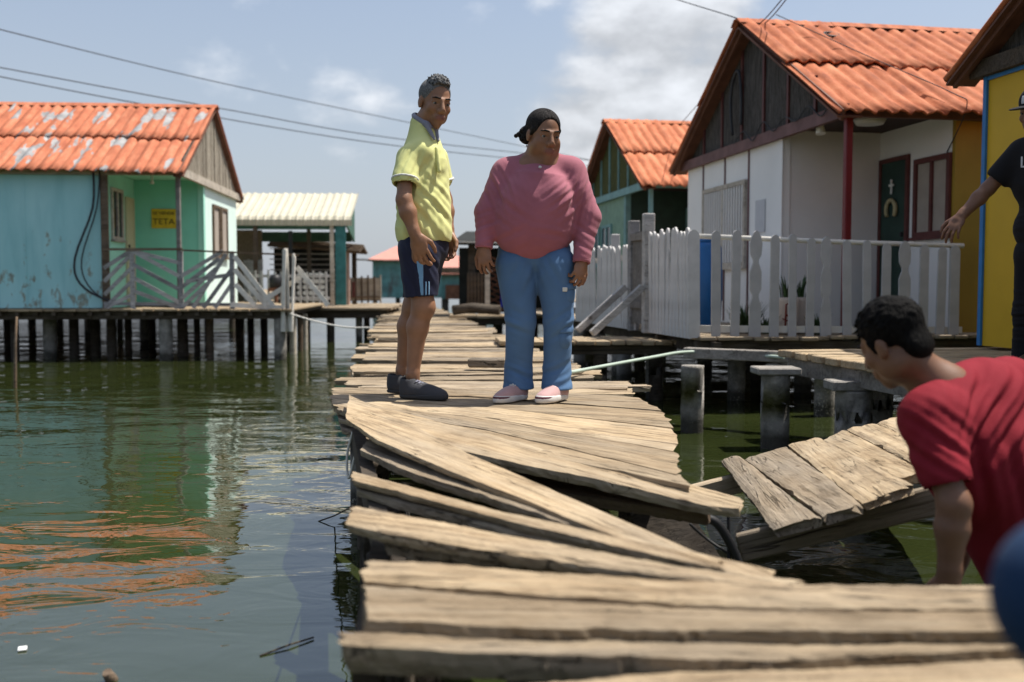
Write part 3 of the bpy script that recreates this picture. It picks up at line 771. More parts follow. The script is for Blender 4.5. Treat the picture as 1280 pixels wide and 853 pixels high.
xs = [868, 895.5, 919, 944, 968, 991, 1013, 1033, 1060, 1084.5, 1107.5, 1131, 1154.5, 1176, 1193]
wds = [.115, .085, .085, .11, .088, .075, .075, .105, .085, .08, .09, .115, .092, .09, .10]
fancy = {3, 7, 11}
for i, (px, wd) in enumerate(zip(xs, wds)):
    k_ = ray(px, 357); t_ = (FC.y * k_.x / k_.y - FC.x) / (vdir.x - vdir.y * k_.x / k_.y)
    p = FC + vdir * t_ - Vector((0, 0, .03 + .004 * i))
    mb = MB(); picket(mb, (0, 0, 0), vdir, wd * .97, .965 + r.uniform(-.02, .02) - .006 * i, 'fancy' if i in fancy else 'plain', r, tilt=r.uniform(-.02, .02), lean=r.uniform(-.012, .012))
    o = mb.obj('picket', 'fence_white' if i == 0 else 'fence_grey', pf); o.location = p - FC
b = MB(); b.tube([vdir * .02 - Vector((0, 0, -.87)) + udir * .035, vdir * 1.3 + Vector((0, 0, .83)) + udir * .035, vdir * 2.62 + Vector((0, 0, .80)) + udir * .03], .023, 10); b.obj('top_rail', 'rail_pale', pf)
b = MB(); b.bar(udir * .035 + Vector((0, 0, .05)), vdir * 2.62 + udir * .035 + Vector((0, 0, .02)), .04, .06); b.obj('bottom_rail', 'rail_pale', pf)
sf = thing('picket_fence', 'weathered white picket fence running from the corner to the gate', 'fence', FC, 0, 'white picket fences')
sf2 = thing('picket_fence', 'weathered white picket fence beyond the grey gate', 'fence', FC + udir * 1.9, 0, 'white picket fences')
tt = .09; i = 0
while tt < 4.6:
    if 1.33 < tt < 1.83: tt = 1.84; continue
    par = sf if tt < 1.4 else sf2
    mb = MB(); h = .97 + .03 * math.sin(tt * 2) - .04 * (tt > 1.5) + r.uniform(-.025, .025)
    picket(mb, (0, 0, 0), udir, .085 * r.uniform(.85, 1.1), h, 'plain', r, tilt=r.uniform(-.03, .03), lean=r.uniform(-.02, .03))
    o = mb.obj('picket', 'fence_white', par); o.location = FC + udir * tt - Vector((0, 0, .04)) - par.location
    tt += .103; i += 1
for par, a, e in ((sf, .02, 1.36), (sf2, 1.84, 4.6)):
    for z in (.28, .74):
        b = MB(); b.bar(FC + udir * a + vdir * .035 + Vector((0, 0, z)) - par.location, FC + udir * e + vdir * .035 + Vector((0, 0, z)) - par.location, .035, .06); b.obj('rail', 'fence_grey', par)
for pz in (2.9, 4.55):
    b = MB(); b.span((-.05, -.05, -.05), (.05, .05, 1.03), .008); o = b.obj('post', 'fence_grey', sf2); o.location = FC + udir * pz + vdir * .08 - sf2.location
gt = thing('gate', 'grey plank gate between two tall rough posts in the picket fence', 'gate', FC + udir * 1.6, A_R)
for y, h in ((-.26, 1.16), (.26, 1.12)):
    b = MB(); b.span((-.055, y - .05, -.05), (.055, y + .05, h), .008); b.obj('gate_post', 'rail_wood', gt)
b = MB()
for j in range(5): b.span((-.03, -.205 + j * .083, .04), (-.005, -.205 + j * .083 + .076, .98 + .01 * (j % 2)))
b.obj('gate_boards', 'grey_wood', gt)
for z0 in (.2, .9): b = MB(); b.span((-.055, -.205, z0), (-.032, .205, z0 + .07)); b.obj('gate_rail', 'grey_wood', gt)
for y, (lab) in ((-.30, 'diagonal grey prop leaning on the nearer gate post'), (.32, 'diagonal grey prop leaning on the farther gate post')):
    b = MB(); b.bar((-.62, y - .10, -.045), (-.07, y + .0, .42), .05, .07, bev=.005); o = b.obj('prop', 'rail_wood'); o.matrix_basis = Matrix.Translation(gt.location) @ Matrix.Rotation(A_R, 4, 'Z'); tag(o, lab, 'timber prop', 'gate props')

# ---- things behind the picket fence
def pot(px, Y, lab, red):
    p = at(px, 421, Y); T_ = thing('potted_plant', lab, 'potted plant', (p.x, Y, .752), 0, 'potted plants on the porch deck')
    b = MB(); b.tube([(0, 0, 0), (0, 0, .02), (0, 0, .30), (0, 0, .335)], [.10, .105, .115, .122], 22); b.obj('pot', 'pot_white', T_)
    if red:
        b = MB(); pts = []
        for (u, z) in ((-.035, .06), (-.03, .2), (-.03, .27), (.01, .29), (.04, .25), (.02, .19), (-.025, .175), (.03, .12), (.05, .06)):
            a = -math.pi / 2 + u / .11; pts.append((.115 * math.cos(a), .115 * math.sin(a), z))
        b.tube(pts, .008, 6); b.tube([(.115 * math.cos(-math.pi / 2 + u / .11), .115 * math.sin(-math.pi / 2 + u / .11), z) for u, z in ((-.06, .14), (-.02, .12), (.02, .15), (.055, .2))], .006, 6)
        b.obj('painted_mark', 'pot_red', T_)
    lf = MB(); rr = random.Random(int(px))
    for i in range(16):
        a = rr.uniform(0, 6.28); l = rr.uniform(.12, .24); ln = rr.uniform(.15, .6); r0 = rr.uniform(0, .06)
        d = Vector((math.cos(a), math.sin(a), 0)); s_ = Vector((-d.y, d.x, 0)) * rr.uniform(.007, .012); base = d * r0 + Vector((0, 0, .32))
        q = [base + d * ln * l * f * f + Vector((0, 0, l * f)) for f in (0, .4, .75, 1)]
        vs = [q[0] - s_, q[0] + s_, q[1] - s_ * 1.1, q[1] + s_ * 1.1, q[2] - s_ * .7, q[2] + s_ * .7, q[3]]
        vs += [v_ + d * .005 for v_ in vs]
        fs = [(0, 1, 3, 2), (2, 3, 5, 4), (4, 5, 6)]; fs += [tuple(x + 7 for x in f[::-1]) for f in fs]
        lf.add(vs, fs)
    lf.obj('foliage', 'plant_leaf', T_)
pot(982, 8.98 + .35, 'white pot with a dark red scribble and a spiky plant', True)
pot(999, 9.05 + .42, 'plain white pot with a spiky plant beside the red post', False)
def tuft(px, Y, lab, s=1, n=60):
    p = at(px, 421, Y); lf = MB(); rr = random.Random(int(px))
    for i in range(n):
        a = rr.uniform(0, 6.28); l = rr.uniform(.08, .2) * s; d = Vector((math.cos(a), math.sin(a), 0)); s_ = Vector((-d.y, d.x, 0)) * .008; base = d * rr.uniform(0, .08) * s
        q0, q1, q2 = base, base + d * l * .2 + Vector((0, 0, l * .6)), base + d * l * .55 + Vector((0, 0, l))
        lf.add([q0 - s_, q0 + s_, q1 + s_, q1 - s_, q2, q0 + d * .004, q1 + d * .004], [(0, 1, 2, 3), (3, 2, 4), (0, 5, 6, 3), (1, 5, 6, 2)])
    o = lf.obj('potted_herb', 'grass_leaf'); o.location = (p.x, Y, .752); tag(o, lab, 'plant', 'low plants behind the fence')
tuft(931, 9.5, 'dark low plant behind the fence left of the knobbed picket', 1.6, 90)
tuft(957, 9.3, 'low green tuft behind the fence right of the knobbed picket', 1.0)
tuft(1023, 9.2, 'low green tuft behind the fence by the red post foot', 1.0)
tuft(1100, 9.25, 'low green tuft behind the fence before the green door', 1.0)
p = at(881, 420, 10.4); bl = thing('water_drum', 'blue plastic drum standing behind the fence under the barred window', 'drum', (p.x, 10.4, .75))
b = MB(); b.tube([(0, 0, .0), (0, 0, .02), (0, 0, .28), (0, 0, .30), (0, 0, .60), (0, 0, .62), (0, 0, .84), (0, 0, .9)], [.15, .16, .17, .178, .178, .17, .165, .14], 24); b.obj('barrel', 'blue_plastic', bl)
b = MB(); b.tube([(0, 0, .9), (0, 0, .93)], [.145, .14], 24); b.obj('lid', 'blue_plastic', bl)
cable('water_pipe', 'pale green pipe bent from the boardwalk edge across to the grey beam', [at(712, 466, 6.5), at(760, 457, 6.95), at(815, 447, 7.5), at(855, 440.5, 8.0), at(905, 441, 8.02), at(980, 447, 7.55)], .013, 'pipe_green', 40, 'pipe')

# ================================================================== RAILING OF THE TEAL HOUSE
rl = thing('porch_railing', 'weathered chevron slat railing along the mint porch, partly collapsed', 'railing', L0, A_L)
yR = -.14
for x in (-.69, .02, .78): 
    b = MB(); b.span((x - .035, yR - .03, -.02), (x + .035, yR + .03, .86), .006); b.obj('post', 'rail_wood', rl)
b = MB(); b.bar((-PW, yR - .035, .88), (.06, yR - .035, .885), .03, .035); b.bar((.06, yR - .03, .87), (1.78, yR - .03, .80), .022, .026); b.obj('top_rail', 'brown_wood', rl)
b = MB(); b.bar((-PW, yR - .0, .07), (.8, yR, .05), .03, .05); b.obj('bottom_rail', 'rail_wood', rl)
sl = []
for i in range(5): sl.append(((-PW + .02, -.10 + i * .2 - .1), (-.70, .30 + i * .2 - .1)))
for i in range(5): sl.append(((-.68, .42 + i * .2 - .16), (.0, -.14 + i * .2 + .02)))
for i in range(4): sl.append(((.03, .02 + i * .17 - .05), (.50 + .05 * i, .45 + i * .15)))
sl += [((.35, -.02), (.80, .62)), ((.52, -.02), (.80, .40)), ((.10, .40), (.74, .50)), ((.2, .0), (.7, .82))]
for i, (a, e) in enumerate(sl):
    a = (a[0], min(.86, max(0, a[1]))); e = (e[0], min(.86, max(0, e[1])))
    if abs(a[0] - e[0]) < .1: continue
    b = MB(); b.bar((a[0], yR - .02 - .003 * (i % 3), a[1]), (e[0], yR - .02 - .003 * (i % 3), e[1]), .058, .016, up=(0, -1, 0)); b.obj('slat', 'rail_wood', rl)
rb = thing('broken_railing', 'collapsed pale railing boards leaning beyond the mint porch', 'railing', L0 + Vector((*rot2(A_L, .8, -.15), 0)), A_L)
for a, e in (((0.02, .78), (.60, .02)), ((.02, .58), (.50, .03)), ((.03, .36), (.33, .03)), ((1.0, .46), (.45, .12)), ((.95, .62), (1.42, .04)), ((-.05, .05), (.75, .00))):
    b = MB(); b.bar((a[0], -.02, a[1]), (e[0], -.05, e[1]), .07, .02, up=(0, -1, 0)); b.obj('board', 'bleached', rb)
wpst = thing('driftwood_post', 'bundle of bleached upright poles at the platform corner', 'post', (at(356, 400, 15.05).x, 15.05, .70), 0)
for i, (dx, dy, h, ln) in enumerate(((-.05, 0, 1.10, .05), (.0, -.04, 1.13, .02), (.05, .02, 1.06, -.03), (.10, .0, .98, .06), (.02, .05, 1.1, .0))):
    b = MB(); rr = random.Random(i)
    for q_ in range(3): b.bar((dx + rr.uniform(-.02, .02), dy + .012 * q_, -.2), (dx + ln + rr.uniform(-.02, .02), dy + .012 * q_, h - rr.uniform(0, .12)), rr.uniform(.035, .06), .03, bev=.004)
    b.obj('pole', 'bleached', wpst)
# ================================================================== OPEN SHED WITH CREAM ROOF
S0 = at(300, 383, 21.0); S0.z = .76
sh = thing('open_shed', 'open-sided shed with cream corrugated roof and teal end board', 'shed', S0, R(3))
def px2l(px, py, Y):   # pixel to shed-local
    p = at(px, py, Y) - Vector(S0); q = rot2(-R(3), p.x, p.y); return Vector((q[0], q[1], p.z))
b = MB(); ez = 1.84; rzg = 2.50; nx = 90; x0_, x1_ = -1.2, 2.36; vs = []; fs = []
prof = [(-.02, ez - .13), (-.03, ez - .02), (.02, ez + .05), (.5, ez + .24), (1.0, ez + .44), (1.5, rzg)]
for s_ in (0, .015):
    for (y, z) in prof:
        for i in range(nx + 1):
            x = x0_ + (x1_ - x0_) * i / nx; ph = (x / .165) % 1.0; h = .022 if .12 < ph < .5 else -.0
            vs.append((x, y - (h if z < ez else h * .3), z + (h if z > ez else 0) - s_))
W_ = nx + 1; S_ = W_ * len(prof)
for j in range(len(prof) - 1):
    for i in range(nx):
        a = j * W_ + i; fs += [(a, a + 1, a + 1 + W_, a + W_), (S_ + a, S_ + a + W_, S_ + a + 1 + W_, S_ + a + 1)]
for i in range(nx): fs.append((i, S_ + i, S_ + i + 1, i + 1)); a = (len(prof) - 1) * W_ + i; fs.append((a, a + 1, S_ + a + 1, S_ + a))
b.add(vs, fs); b.obj('roof', 'cream_roof', sh)
b = MB(); b.prism([(.0, ez - .14), (.02, ez + .02), (1.5, rzg - .03), (1.52, ez - .42)], 2.22, 2.26, 'x'); b.obj('end_board', 'shed_green', sh)
b = MB(); b.span((-1.2, .05, ez - .22), (2.2, .11, ez - .13)); b.obj('roof_beam', 'shed_green', sh)
b = MB(); b.span((-1.2, 1.45, ez - .42), (2.2, 1.5, ez - .20)); b.obj('roof_beam', 'shed_green', sh)
b = MB(); b.span((2.0, .04, .02), (2.22, .08, 1.74)); eb = b.obj('end_panel', 'shed_teal', sh)
for x, y, h, m in ((.33, .06, 1.7, 'brown_wood'), (1.02, .3, 1.6, 'black_metal'), (1.32, .9, 1.7, 'dark_wood'), (1.93, .05, 1.72, 'pale_wood'), (-.6, .1, 1.7, 'brown_wood')):
    b = MB(); b.span((x - .04, y - .04, 0), (x + .04, y + .04, h)); b.obj('post', m, sh)
b = MB(); b.span((-1.0, .9, 0.0), (.30, .94, 1.65)); b.obj('cane_screen', 'cane', sh)
b = MB()
for j in range(6): b.span((-.02 + j * .07, .5, .0), (.04 + j * .07, .52, .98 + .02 * (j % 2)))
b.obj('grey_boards', 'rail_wood', sh)
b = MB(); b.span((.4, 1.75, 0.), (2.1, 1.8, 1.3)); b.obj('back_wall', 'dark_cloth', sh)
b = MB()
for j in range(7): b.bar((.35, 1.5, .55 + j * .12), (2.05, 1.5, .55 + j * .12), .012, .022)
b.obj('louvre', 'rail_wood', sh)
def slatfence(lab, px0, px1, py0, py1, Y, n, mat, name='slat_fence', wf=.5, rails=True):
    p = at(px0, py1, Y); q = at(px1, py1, Y); h = (py1 - py0) * Y / F
    T_ = thing(name, lab, 'fence', p, 0)
    b = MB(); Lx = q.x - p.x
    rr = random.Random(n)
    for i in range(n):
        x = Lx * (i + .5) / n; w_ = Lx / n * wf; b.span((x - w_ / 2, -.012, 0), (x + w_ / 2, .012, h * rr.uniform(.94, 1.02)))
    b.obj('slats', mat, T_)
    if rails:
        for z0 in (.2, .8): b = MB(); b.span((0, .014, h * z0), (Lx, .045, h * (z0 + .08))); b.obj('rail', mat, T_)
    return T_
slatfence('pale slat fence in front of the open shed', 308, 412, 338, 384, 20.4, 13, 'fence_grey', wf=.32)
# breeze-block screen with round holes
p = at(370, 378, 20.6); bk = thing('block_screen', 'black and white pierced block screen inside the open shed', 'screen', p)
b = MB(); b.span((0, 0, 0), (.62, .03, .62)); b.obj('panel', 'dark_cloth', bk)
b = MB()
for i in range(5):
    for j in range(5): b.tube([(.07 + i * .12, -.012, .07 + j * .12), (.07 + i * .12, -.002, .07 + j * .12)], [.045, .048], 12)
b.obj('block_pattern', 'lamp_white', bk)
p = at(345, 352, 20.3); mt = thing('outboard_motor', 'small dark outboard motor hung on the pale slat fence', 'motor', (p.x, 20.25, p.z))
b = MB(); b.tube([(0, 0, -.16), (0, 0, -.14), (0, 0, .06), (.0, 0, .14)], [.09, .12, .13, .07], 12); b.obj('cowl', 'black_metal', mt)
b = MB(); b.tube([(0, 0, -.16), (.02, -.02, -.40), (.02, -.02, -.56)], [.05, .035, .03], 8); b.obj('shaft', 'rust', mt)
b = MB(); b.span((-.12, -.14, -.20), (.12, -.06, -.13)); b.obj('bracket', 'rust', mt)
# thatch lean-to with pinkish post
p = at(428, 384, 22.5); ln = thing('lean_to', 'dark thatched lean-to on a pinkish post beside the shed', 'shelter', (p.x, 22.5, .73))
b = MB()
for j in range(7): b.bar((-1.6, -.25 + j * .17, 1.50 - abs(j - 3) * .045), (.46, -.25 + j * .17, 1.36 - abs(j - 3) * .045), .2, .07, bev=.02)
b.obj('thatch_roof', 'brown_wood', ln)
b = MB(); b.span((.04, -.15, 0), (.18, -.03, 1.36)); b.obj('post', 'pink_post', ln)
b = MB(); b.span((-1.3, .5, 0), (-1.2, .6, 1.4)); b.obj('post', 'dark_wood', ln)
b = MB(); b.span((.1, .75, 0), (.2, .85, 1.3)); b.obj('post', 'dark_wood', ln)
b = MB(); b.span((.2, .1, .2), (.27, .13, .55)); b.obj('red_cloth', 'maroon', ln)
# plywood panel fence
p = at(437, 379, 23.0); q = at(476, 379, 23.0); pl = thing('panel_fence', 'tan plywood panel fence with thin posts at the boardwalk end', 'fence', p)
b = MB(); b.span((0, 0, .05), (q.x - p.x, .02, .58)); b.obj('panel', 'pale_wood', pl)
for i in range(6):
    x = (q.x - p.x) * i / 5; b = MB(); b.span((x - .018, -.045, 0), (x + .018, -.002, .62 + .02 * (i % 2))); b.obj('post', 'pale_wood' if i == 5 else 'brown_wood', pl)
b = MB(); b.bar((0, -.06, .14), (q.x - p.x, -.06, .14), .02, .03); b.obj('rail', 'brown_wood', pl)
# decks below these
fp = thing('house_platform', 'dark platform on piles carrying the open shed and its fences', 'platform', (at(362, 384, 19.6).x, 19.6, .76), R(2), 'timber platforms on piles')
b = MB(); deck(b, -2.2, 1.95, .2, 5.2, .05, .2, 'x', 31, over=.06); b.obj('deck_boards', 'plank_old', fp)
b = MB(); b.span((-2.2, .3, -.22), (1.9, .4, -.06)); b.obj('bearer', 'dark_wood', fp)
b = MB(); b.span((-2.2, 3., -.2), (1.9, 3.1, -.06)); b.obj('bearer', 'dark_wood', fp)
for i, (x, y) in enumerate(((-.1, .4), (.25, .5), (.75, .4), (1.3, .5), (1.75, .4), (.4, 2.6), (1.2, 2.8), (-.9, .6), (-1.6, 2.5), (1.7, 3.9))):
    q = rot2(R(2), x, y); pile('pile', fp.location.x + q[0], fp.location.y + q[1], .60, .07, 'dark_wood' if i % 3 else 'concrete', fp, 200 + i)
# far teal house with pink roof
p = at(466, 372, 52); fh = thing('far_house', 'far teal house with faded pink roof at the end of the boardwalk', 'house', (p.x, 52, .55), 0, 'houses on stilts')
b = MB(); b.span((0, 0, 0), (3.9, .1, 2.0)); b.span((0, .102, 0), (.1, 3.4, 1.98)); b.span((.0, 3.402, 0), (3.9, 3.5, 1.98)); b.span((3.8, .102, 0), (3.9, 3.4, 1.98)); b.obj('wall', 'teal_far', fh)
b = MB(); b.add([(-.25, -.35, 1.98), (4.2, -.35, 1.98), (4.2, 1.75, 2.75), (1.0, 1.75, 2.75), (-.25, 3.85, 1.98), (4.2, 3.85, 1.98), (-.25, -.35, 1.92), (4.2, -.35, 1.92), (4.2, 3.85, 1.92), (-.25, 3.85, 1.92)], [(0, 1, 2, 3), (3, 2, 5, 4), (0, 3, 4), (0, 6, 7, 1), (6, 9, 8, 7), (4, 5, 8, 9), (0, 4, 9, 6), (1, 7, 8, 5), (1, 5, 2)]); b.obj('roof', 'pink_roof', fh)
b = MB(); b.bar((-.9, -.3, 1.99), (.6, -.35, 1.93), .06, .08); b.obj('eave_pole', 'brown_wood', fh)
for x in (.1, 1.3, 2.5, 3.7): pile('pile', p.x + x, 52.1, .56, .12, 'dark_wood', fh, 230 + int(x * 3))
p = at(552, 372, 44); f2 = thing('far_house', 'second far teal house, seen between the man and the woman', 'house', (p.x, 44, .60), 0, 'houses on stilts')
b = MB(); b.span((0, 0, 0), (2.6, .1, 1.15)); b.span((0, .102, 0), (.1, 3, 1.13)); b.span((2.5, .102, 0), (2.6, 3, 1.13)); b.obj('wall', 'teal_far', f2)
b = MB(); b.add([(-.5, -.4, 1.12), (2.9, -.4, 1.12), (2.9, 1.6, 1.95), (-.2, 1.6, 1.95), (-.5, -.4, 1.06), (2.9, -.4, 1.06), (2.9, 1.6, 1.8), (-.2, 1.6, 1.8)], [(0, 1, 2, 3), (4, 7, 6, 5), (0, 4, 5, 1), (2, 6, 7, 3), (0, 3, 7, 4), (1, 5, 6, 2)]); b.obj('roof', 'pink_roof', f2)
b = MB(); b.span((-.5, -.46, 1.13), (2.9, -.41, 1.38)); b.obj('eave_board', 'brown_wood', f2)
for x in (.2, 1.3, 2.4): pile('pile', p.x + x, 44.2, .6, .1, 'dark_wood', f2, 240 + int(x * 3))
b = MB(); b.span((.2, -.4, .0), (.95, -.3, .62)); b.obj('rusty_door', 'rust', f2)
# dark stall with awning behind the couple
p = at(586, 388, 17.9); sl_ = thing('stall', 'dark open stall with black awning and slatted sides behind the woman', 'stall', (p.x, 19.3, .66), R(3))
p2 = lambda px: (px - 586) * 19.3 / F
b = MB(); aw = [(-.40, -.3, 1.36), (1.4, -.3, 1.32), (1.5, 1.1, 1.62), (-.10, 1.1, 1.64)]
b.add(aw + [(x, y, z - .05) for x, y, z in aw], [(0, 1, 2, 3), (4, 7, 6, 5), (0, 4, 5, 1), (1, 5, 6, 2), (2, 6, 7, 3), (3, 7, 4, 0)]); b.obj('awning', 'dark_cloth', sl_)
b = MB(); b.bar((-.42, -.31, 1.37), (1.4, -.31, 1.33), .04, .03); b.obj('awning_edge', 'rail_pale', sl_)
for x in (p2(586), p2(640), p2(690)):
    b = MB(); b.span((x - .07, -.1, 0), (x + .07, .04, 1.4)); b.obj('post', 'dark_wood', sl_)
b = MB()
for j in range(7): b.span((p2(580) + j * .065, -.25, .0), (p2(580) + .045 + j * .065, -.22, .78))
b.obj('slats', 'brown_wood', sl_)
b = MB(); b.span((p2(602), -.28, 0), (p2(608), -.20, .86)); b.obj('slat_post', 'pale_wood', sl_)
b = MB()
for j in range(9): b.bar((p2(608), -.1, -.2 + j * .14), (p2(660), -.1, .2 + j * .14), .012, .03); b.bar((p2(608), -.08, .3 + j * .1), (p2(660), -.08, -.1 + j * .1), .012, .03)
b.obj('lattice', 'rust', sl_)
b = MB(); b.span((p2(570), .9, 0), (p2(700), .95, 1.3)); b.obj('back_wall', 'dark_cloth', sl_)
b = MB(); b.span((0, 0, 0), (.25, .06, .5), .02); o = b.obj('hanging_cloth', 'blue_cloth'); o.location = sl_.location + Vector((p2(622), -.34, .12)); tag(o, 'bright blue cloth hanging low on the dark stall', 'cloth')
pile('pile', sl_.location.x + .2, 19.3, .66, .08, 'dark_wood', sl_, 251); pile('pile', sl_.location.x + 1.2, 19.3, .66, .08, 'dark_wood', sl_, 252)
b = MB(); b.tube([at(566, 388, 18.0), at(590, 385, 18.1), at(625, 388, 18.0)], .09, 8); o = b.obj('log', 'dark_wood'); tag(o, 'dark log lying on the far gangway before the stall', 'log')

cable('mooring_rope', 'thin pale rope slack between the bleached poles and the boardwalk edge', [at(362, 392, 15.0), at(395, 402, 14.3), at(430, 409, 13.2), at(462, 410, 12.0)], .011, 'bleached', 30, 'rope')
# ================================================================== OVERHEAD WIRES
def wire(lab, pts, r=.011): 
    o = cable('overhead_wire', lab, pts, r, 'wire_black', 60, 'wire'); o['group'] = 'overhead wires'
wire('highest of the three wires over the water, starting above the teal roof', [at(-40, 27, 18), at(250, 98, 24), at(500, 151, 31), at(760, 205, 45)])
wire('middle wire crossing the teal house roof ridge', [at(-40, 77, 22), at(283, 137, 26), at(500, 174, 31), at(760, 203, 45)], .013)
wire('lowest wire crossing just above the teal house roof', [at(-40, 88, 22), at(210, 136, 25), at(500, 183, 31), at(760, 210, 45)], .013)
wire('wire dropping from the top edge to the peak of the white house gable', [at(790, -18, 16), at(860, 4, 14), at(931, 27, 11.7), at(937, 40, 11.5)], .007)
wire('left one of two steep wires rising from the white house peak', [at(937, 40, 11.5), at(958, 22, 11), at(985, -10, 10)], .006)
wire('right one of two steep wires rising from the white house peak', [at(940, 42, 11.5), at(966, 20, 11), at(1005, -30, 9.5)], .006)
wire('left one of two thin wires sloping from the white house peak to the green roof', [at(934, 45, 11.6), at(900, 98, 13.5), at(850, 156, 17.6)], .006)
wire('right one of two thin wires sloping from the white house peak to the green roof', [at(935, 47, 11.6), at(905, 105, 13.5), at(862, 157, 17.6)], .006)
# ================================================================== BOARDWALK
bw = thing('boardwalk', 'long uneven plank boardwalk over the water that carries the standing couple', 'boardwalk', (0, 6, .6), 0)
ZB = .60
LE = [(5.2, -.97), (7, -1.10), (9, -1.34), (11.8, -1.68), (16, -2.12), (22, -2.9), (33, -4.3)]
RE = [(4.6, .72), (6.07, .64), (8, .40), (9.0, .22), (10.2, -.02), (14, -.38), (20, -1.2), (26, -2.0), (33, -2.95)]
itp = lambda T_, y: float(np.interp(y, [a for a, _ in T_], [b_ for _, b_ in T_]))
rb_ = random.Random(12)
y = 5.62; k = 0
while y < 31:
    wd = rb_.uniform(.13, .24) * (1 if y < 12 else 1.35); gp = rb_.uniform(.006, .03)
    xl = itp(LE, y) + rb_.uniform(-.10, .10); xr = itp(RE, y) + rb_.uniform(-.10, .10)
    if y < 6.4: xr += .12
    sk = rb_.uniform(-.05, .05); z0, z1 = ZB + rb_.uniform(-.018, .018), ZB + rb_.uniform(-.018, .018)
    if y < 6.6: z0 -= .012; z1 -= .012
    dy = (xr - xl) * .05
    tw = rb_.uniform(-.012, .012)
    far = [(xl, y + wd + sk, z0 + tw), ((xl + xr) / 2, y + wd + .5 * dy, (z0 + z1) / 2), (xr, y + wd + dy - sk, z1 + tw)]
    near = [(xl + rb_.uniform(-.01, .01), y + sk + rb_.uniform(-.02, .02), z0 - tw), ((xl + xr) / 2, y + .5 * dy + rb_.uniform(-.01, .01), (z0 + z1) / 2), (xr, y + dy - sk, z1 - tw)]
    plank('plank', 'plank_old' if rb_.random() < .42 else 'plank_wood', bw, far, near, rb_.uniform(.035, .05), 300 + k, rough=1.3, n=26 if y < 14 else 8)
    y += wd + gp; k += 1
N_FAR = k
# fan of wide boards under the couple's feet: seam lines as pixels of the photograph
Es = [[(417, 484), (620, 487), (770, 494), (800, 497)], [(416, 491), (600, 496), (826, 513)], [(415, 498), (600, 507), (842, 534)], [(417, 505), (600, 520), (844, 563)], [(421, 510), (600, 535), (848, 592)], [(427, 514), (600, 553), (862, 607)]]
zs = [(.600, .600), (.603, .598), (.606, .592), (.600, .588), (.597, .580)]
for i in range(5):
    zl, zr_ = zs[i]
    g = lambda E, o_=0: [atz(px, py + o_, zl + (zr_ - zl) * (px - 417) / 440) for px, py in E]
    plank('plank', 'plank_wood', bw, g(Es[i]), g(Es[i + 1], -.5), .05, 40 + i, rough=1.5, n=40)
# boards stacked under their left ends
plank('plank', 'plank_old', bw, zp([(420, 512), (560, 545)], .555), zp([(424, 524), (560, 565)], .555), .05, 51, 1.4)
plank('plank', 'plank_old', bw, zp([(423, 524), (540, 556)], .52), zp([(428, 538), (540, 575)], .52), .05, 52, 1.4)
# stringers and piles under the far part
b = MB()
for off in (.14, .5, .86):
    for a, e in ((4.8, 9), (9, 14), (14, 22), (22, 31)):
        b = MB(); pa = Vector((itp(LE, a) * (1 - off) + itp(RE, a) * off, a, ZB - .11)); pe = Vector((itp(LE, e) * (1 - off) + itp(RE, e) * off, e + .002, ZB - .11)); b.bar(pa, pe, .06, .10); b.obj('stringer', 'dark_wood', bw).matrix_basis = Matrix.Translation((0, -6, -.6))
k = 0
for y in (5.1, 6.6, 8.2, 10, 12.2, 15, 18, 22, 27):
    for off in (.12, .88):
        pile('pile', itp(LE, y) * (1 - off) + itp(RE, y) * off, y, .49, .065, 'dark_wood' if (k % 3) else 'concrete', bw, 400 + k); k += 1
# --- collapsed near part: every loose board is a thing of its own
def loose(lab, far, near, z, T, seed, mat='plank_wood', rough=1.5, n=70, sag=0, name='loose_plank'):
    o = plank(name, mat, None, zp(far, z), zp(near, z), T, seed, rough * .8, n, sag)
    return tag(o, lab, 'plank', 'loose boards of the collapsed walkway')
loose('broad loose board slanting down to the right, its far end pointing at the fallen gangway', [(440, 499, .612), (560, 530, .605), (769, 582, .575), (880, 609, .555), (928, 623, .55)], [(446, 512, .612), (584, 565, .605), (769, 604, .575), (888, 632, .555), (927, 636, .55)], .6, .042, 61)
loose('dark narrow beam tucked under the slanting board over the gap', [(590, 578), (888, 634)], [(590, 592), (700, 614), (886, 641)], .495, .05, 62, 'brown_wood')
loose('widest diagonal board lying across the break, left end dark and knotted', [(437, 494, .66), (500, 523, .65), (584, 566, .63), (769, 646, .60), (870, 690, .59), (960, 711, .585)], [(432, 523, .66), (470, 549, .65), (561, 588, .63), (650, 622, .61), (741, 660, .60), (852, 702, .59), (950, 726, .585)], .6, .055, 63, rough=2.2)
loose('grey grooved board just below the wide diagonal one', [(461, 548, .60), (561, 585, .60), (723, 645, .595), (790, 668, .59)], [(450, 562, .60), (515, 590, .60), (658, 636, .595), (790, 682, .59)], .6, .05, 64, 'plank_old', 2.2)
loose('narrow board below the grooved one, cracked along its edge', [(440, 589, .61), (630, 640, .605), (852, 688, .595), (900, 700, .59)], [(441, 600, .61), (658, 656, .605), (815, 692, .595), (900, 711, .59)], .6, .035, 65)
loose('thin brown board sandwiched above the thick split board', [(446, 604, .58), (650, 657, .58), (850, 700, .575)], [(446, 612, .58), (650, 668, .58), (840, 706, .575)], .6, .04, 66, 'plank_old')
loose('thick split board with a stepped left end, centre of the heap', [(442, 631, .625), (560, 652, .625), (695, 678, .62), (860, 709, .61), (1000, 726, .60)], [(436, 654, .625), (480, 664, .625), (640, 690, .62), (800, 713, .61), (985, 735, .60)], .6, .035, 67)
loose('short board showing under the stepped end of the split board', [(482, 664, .592), (640, 690, .592), (900, 727, .585)], [(481, 672, .592), (640, 699, .592), (900, 738, .585)], .6, .055, 68, 'plank_old')
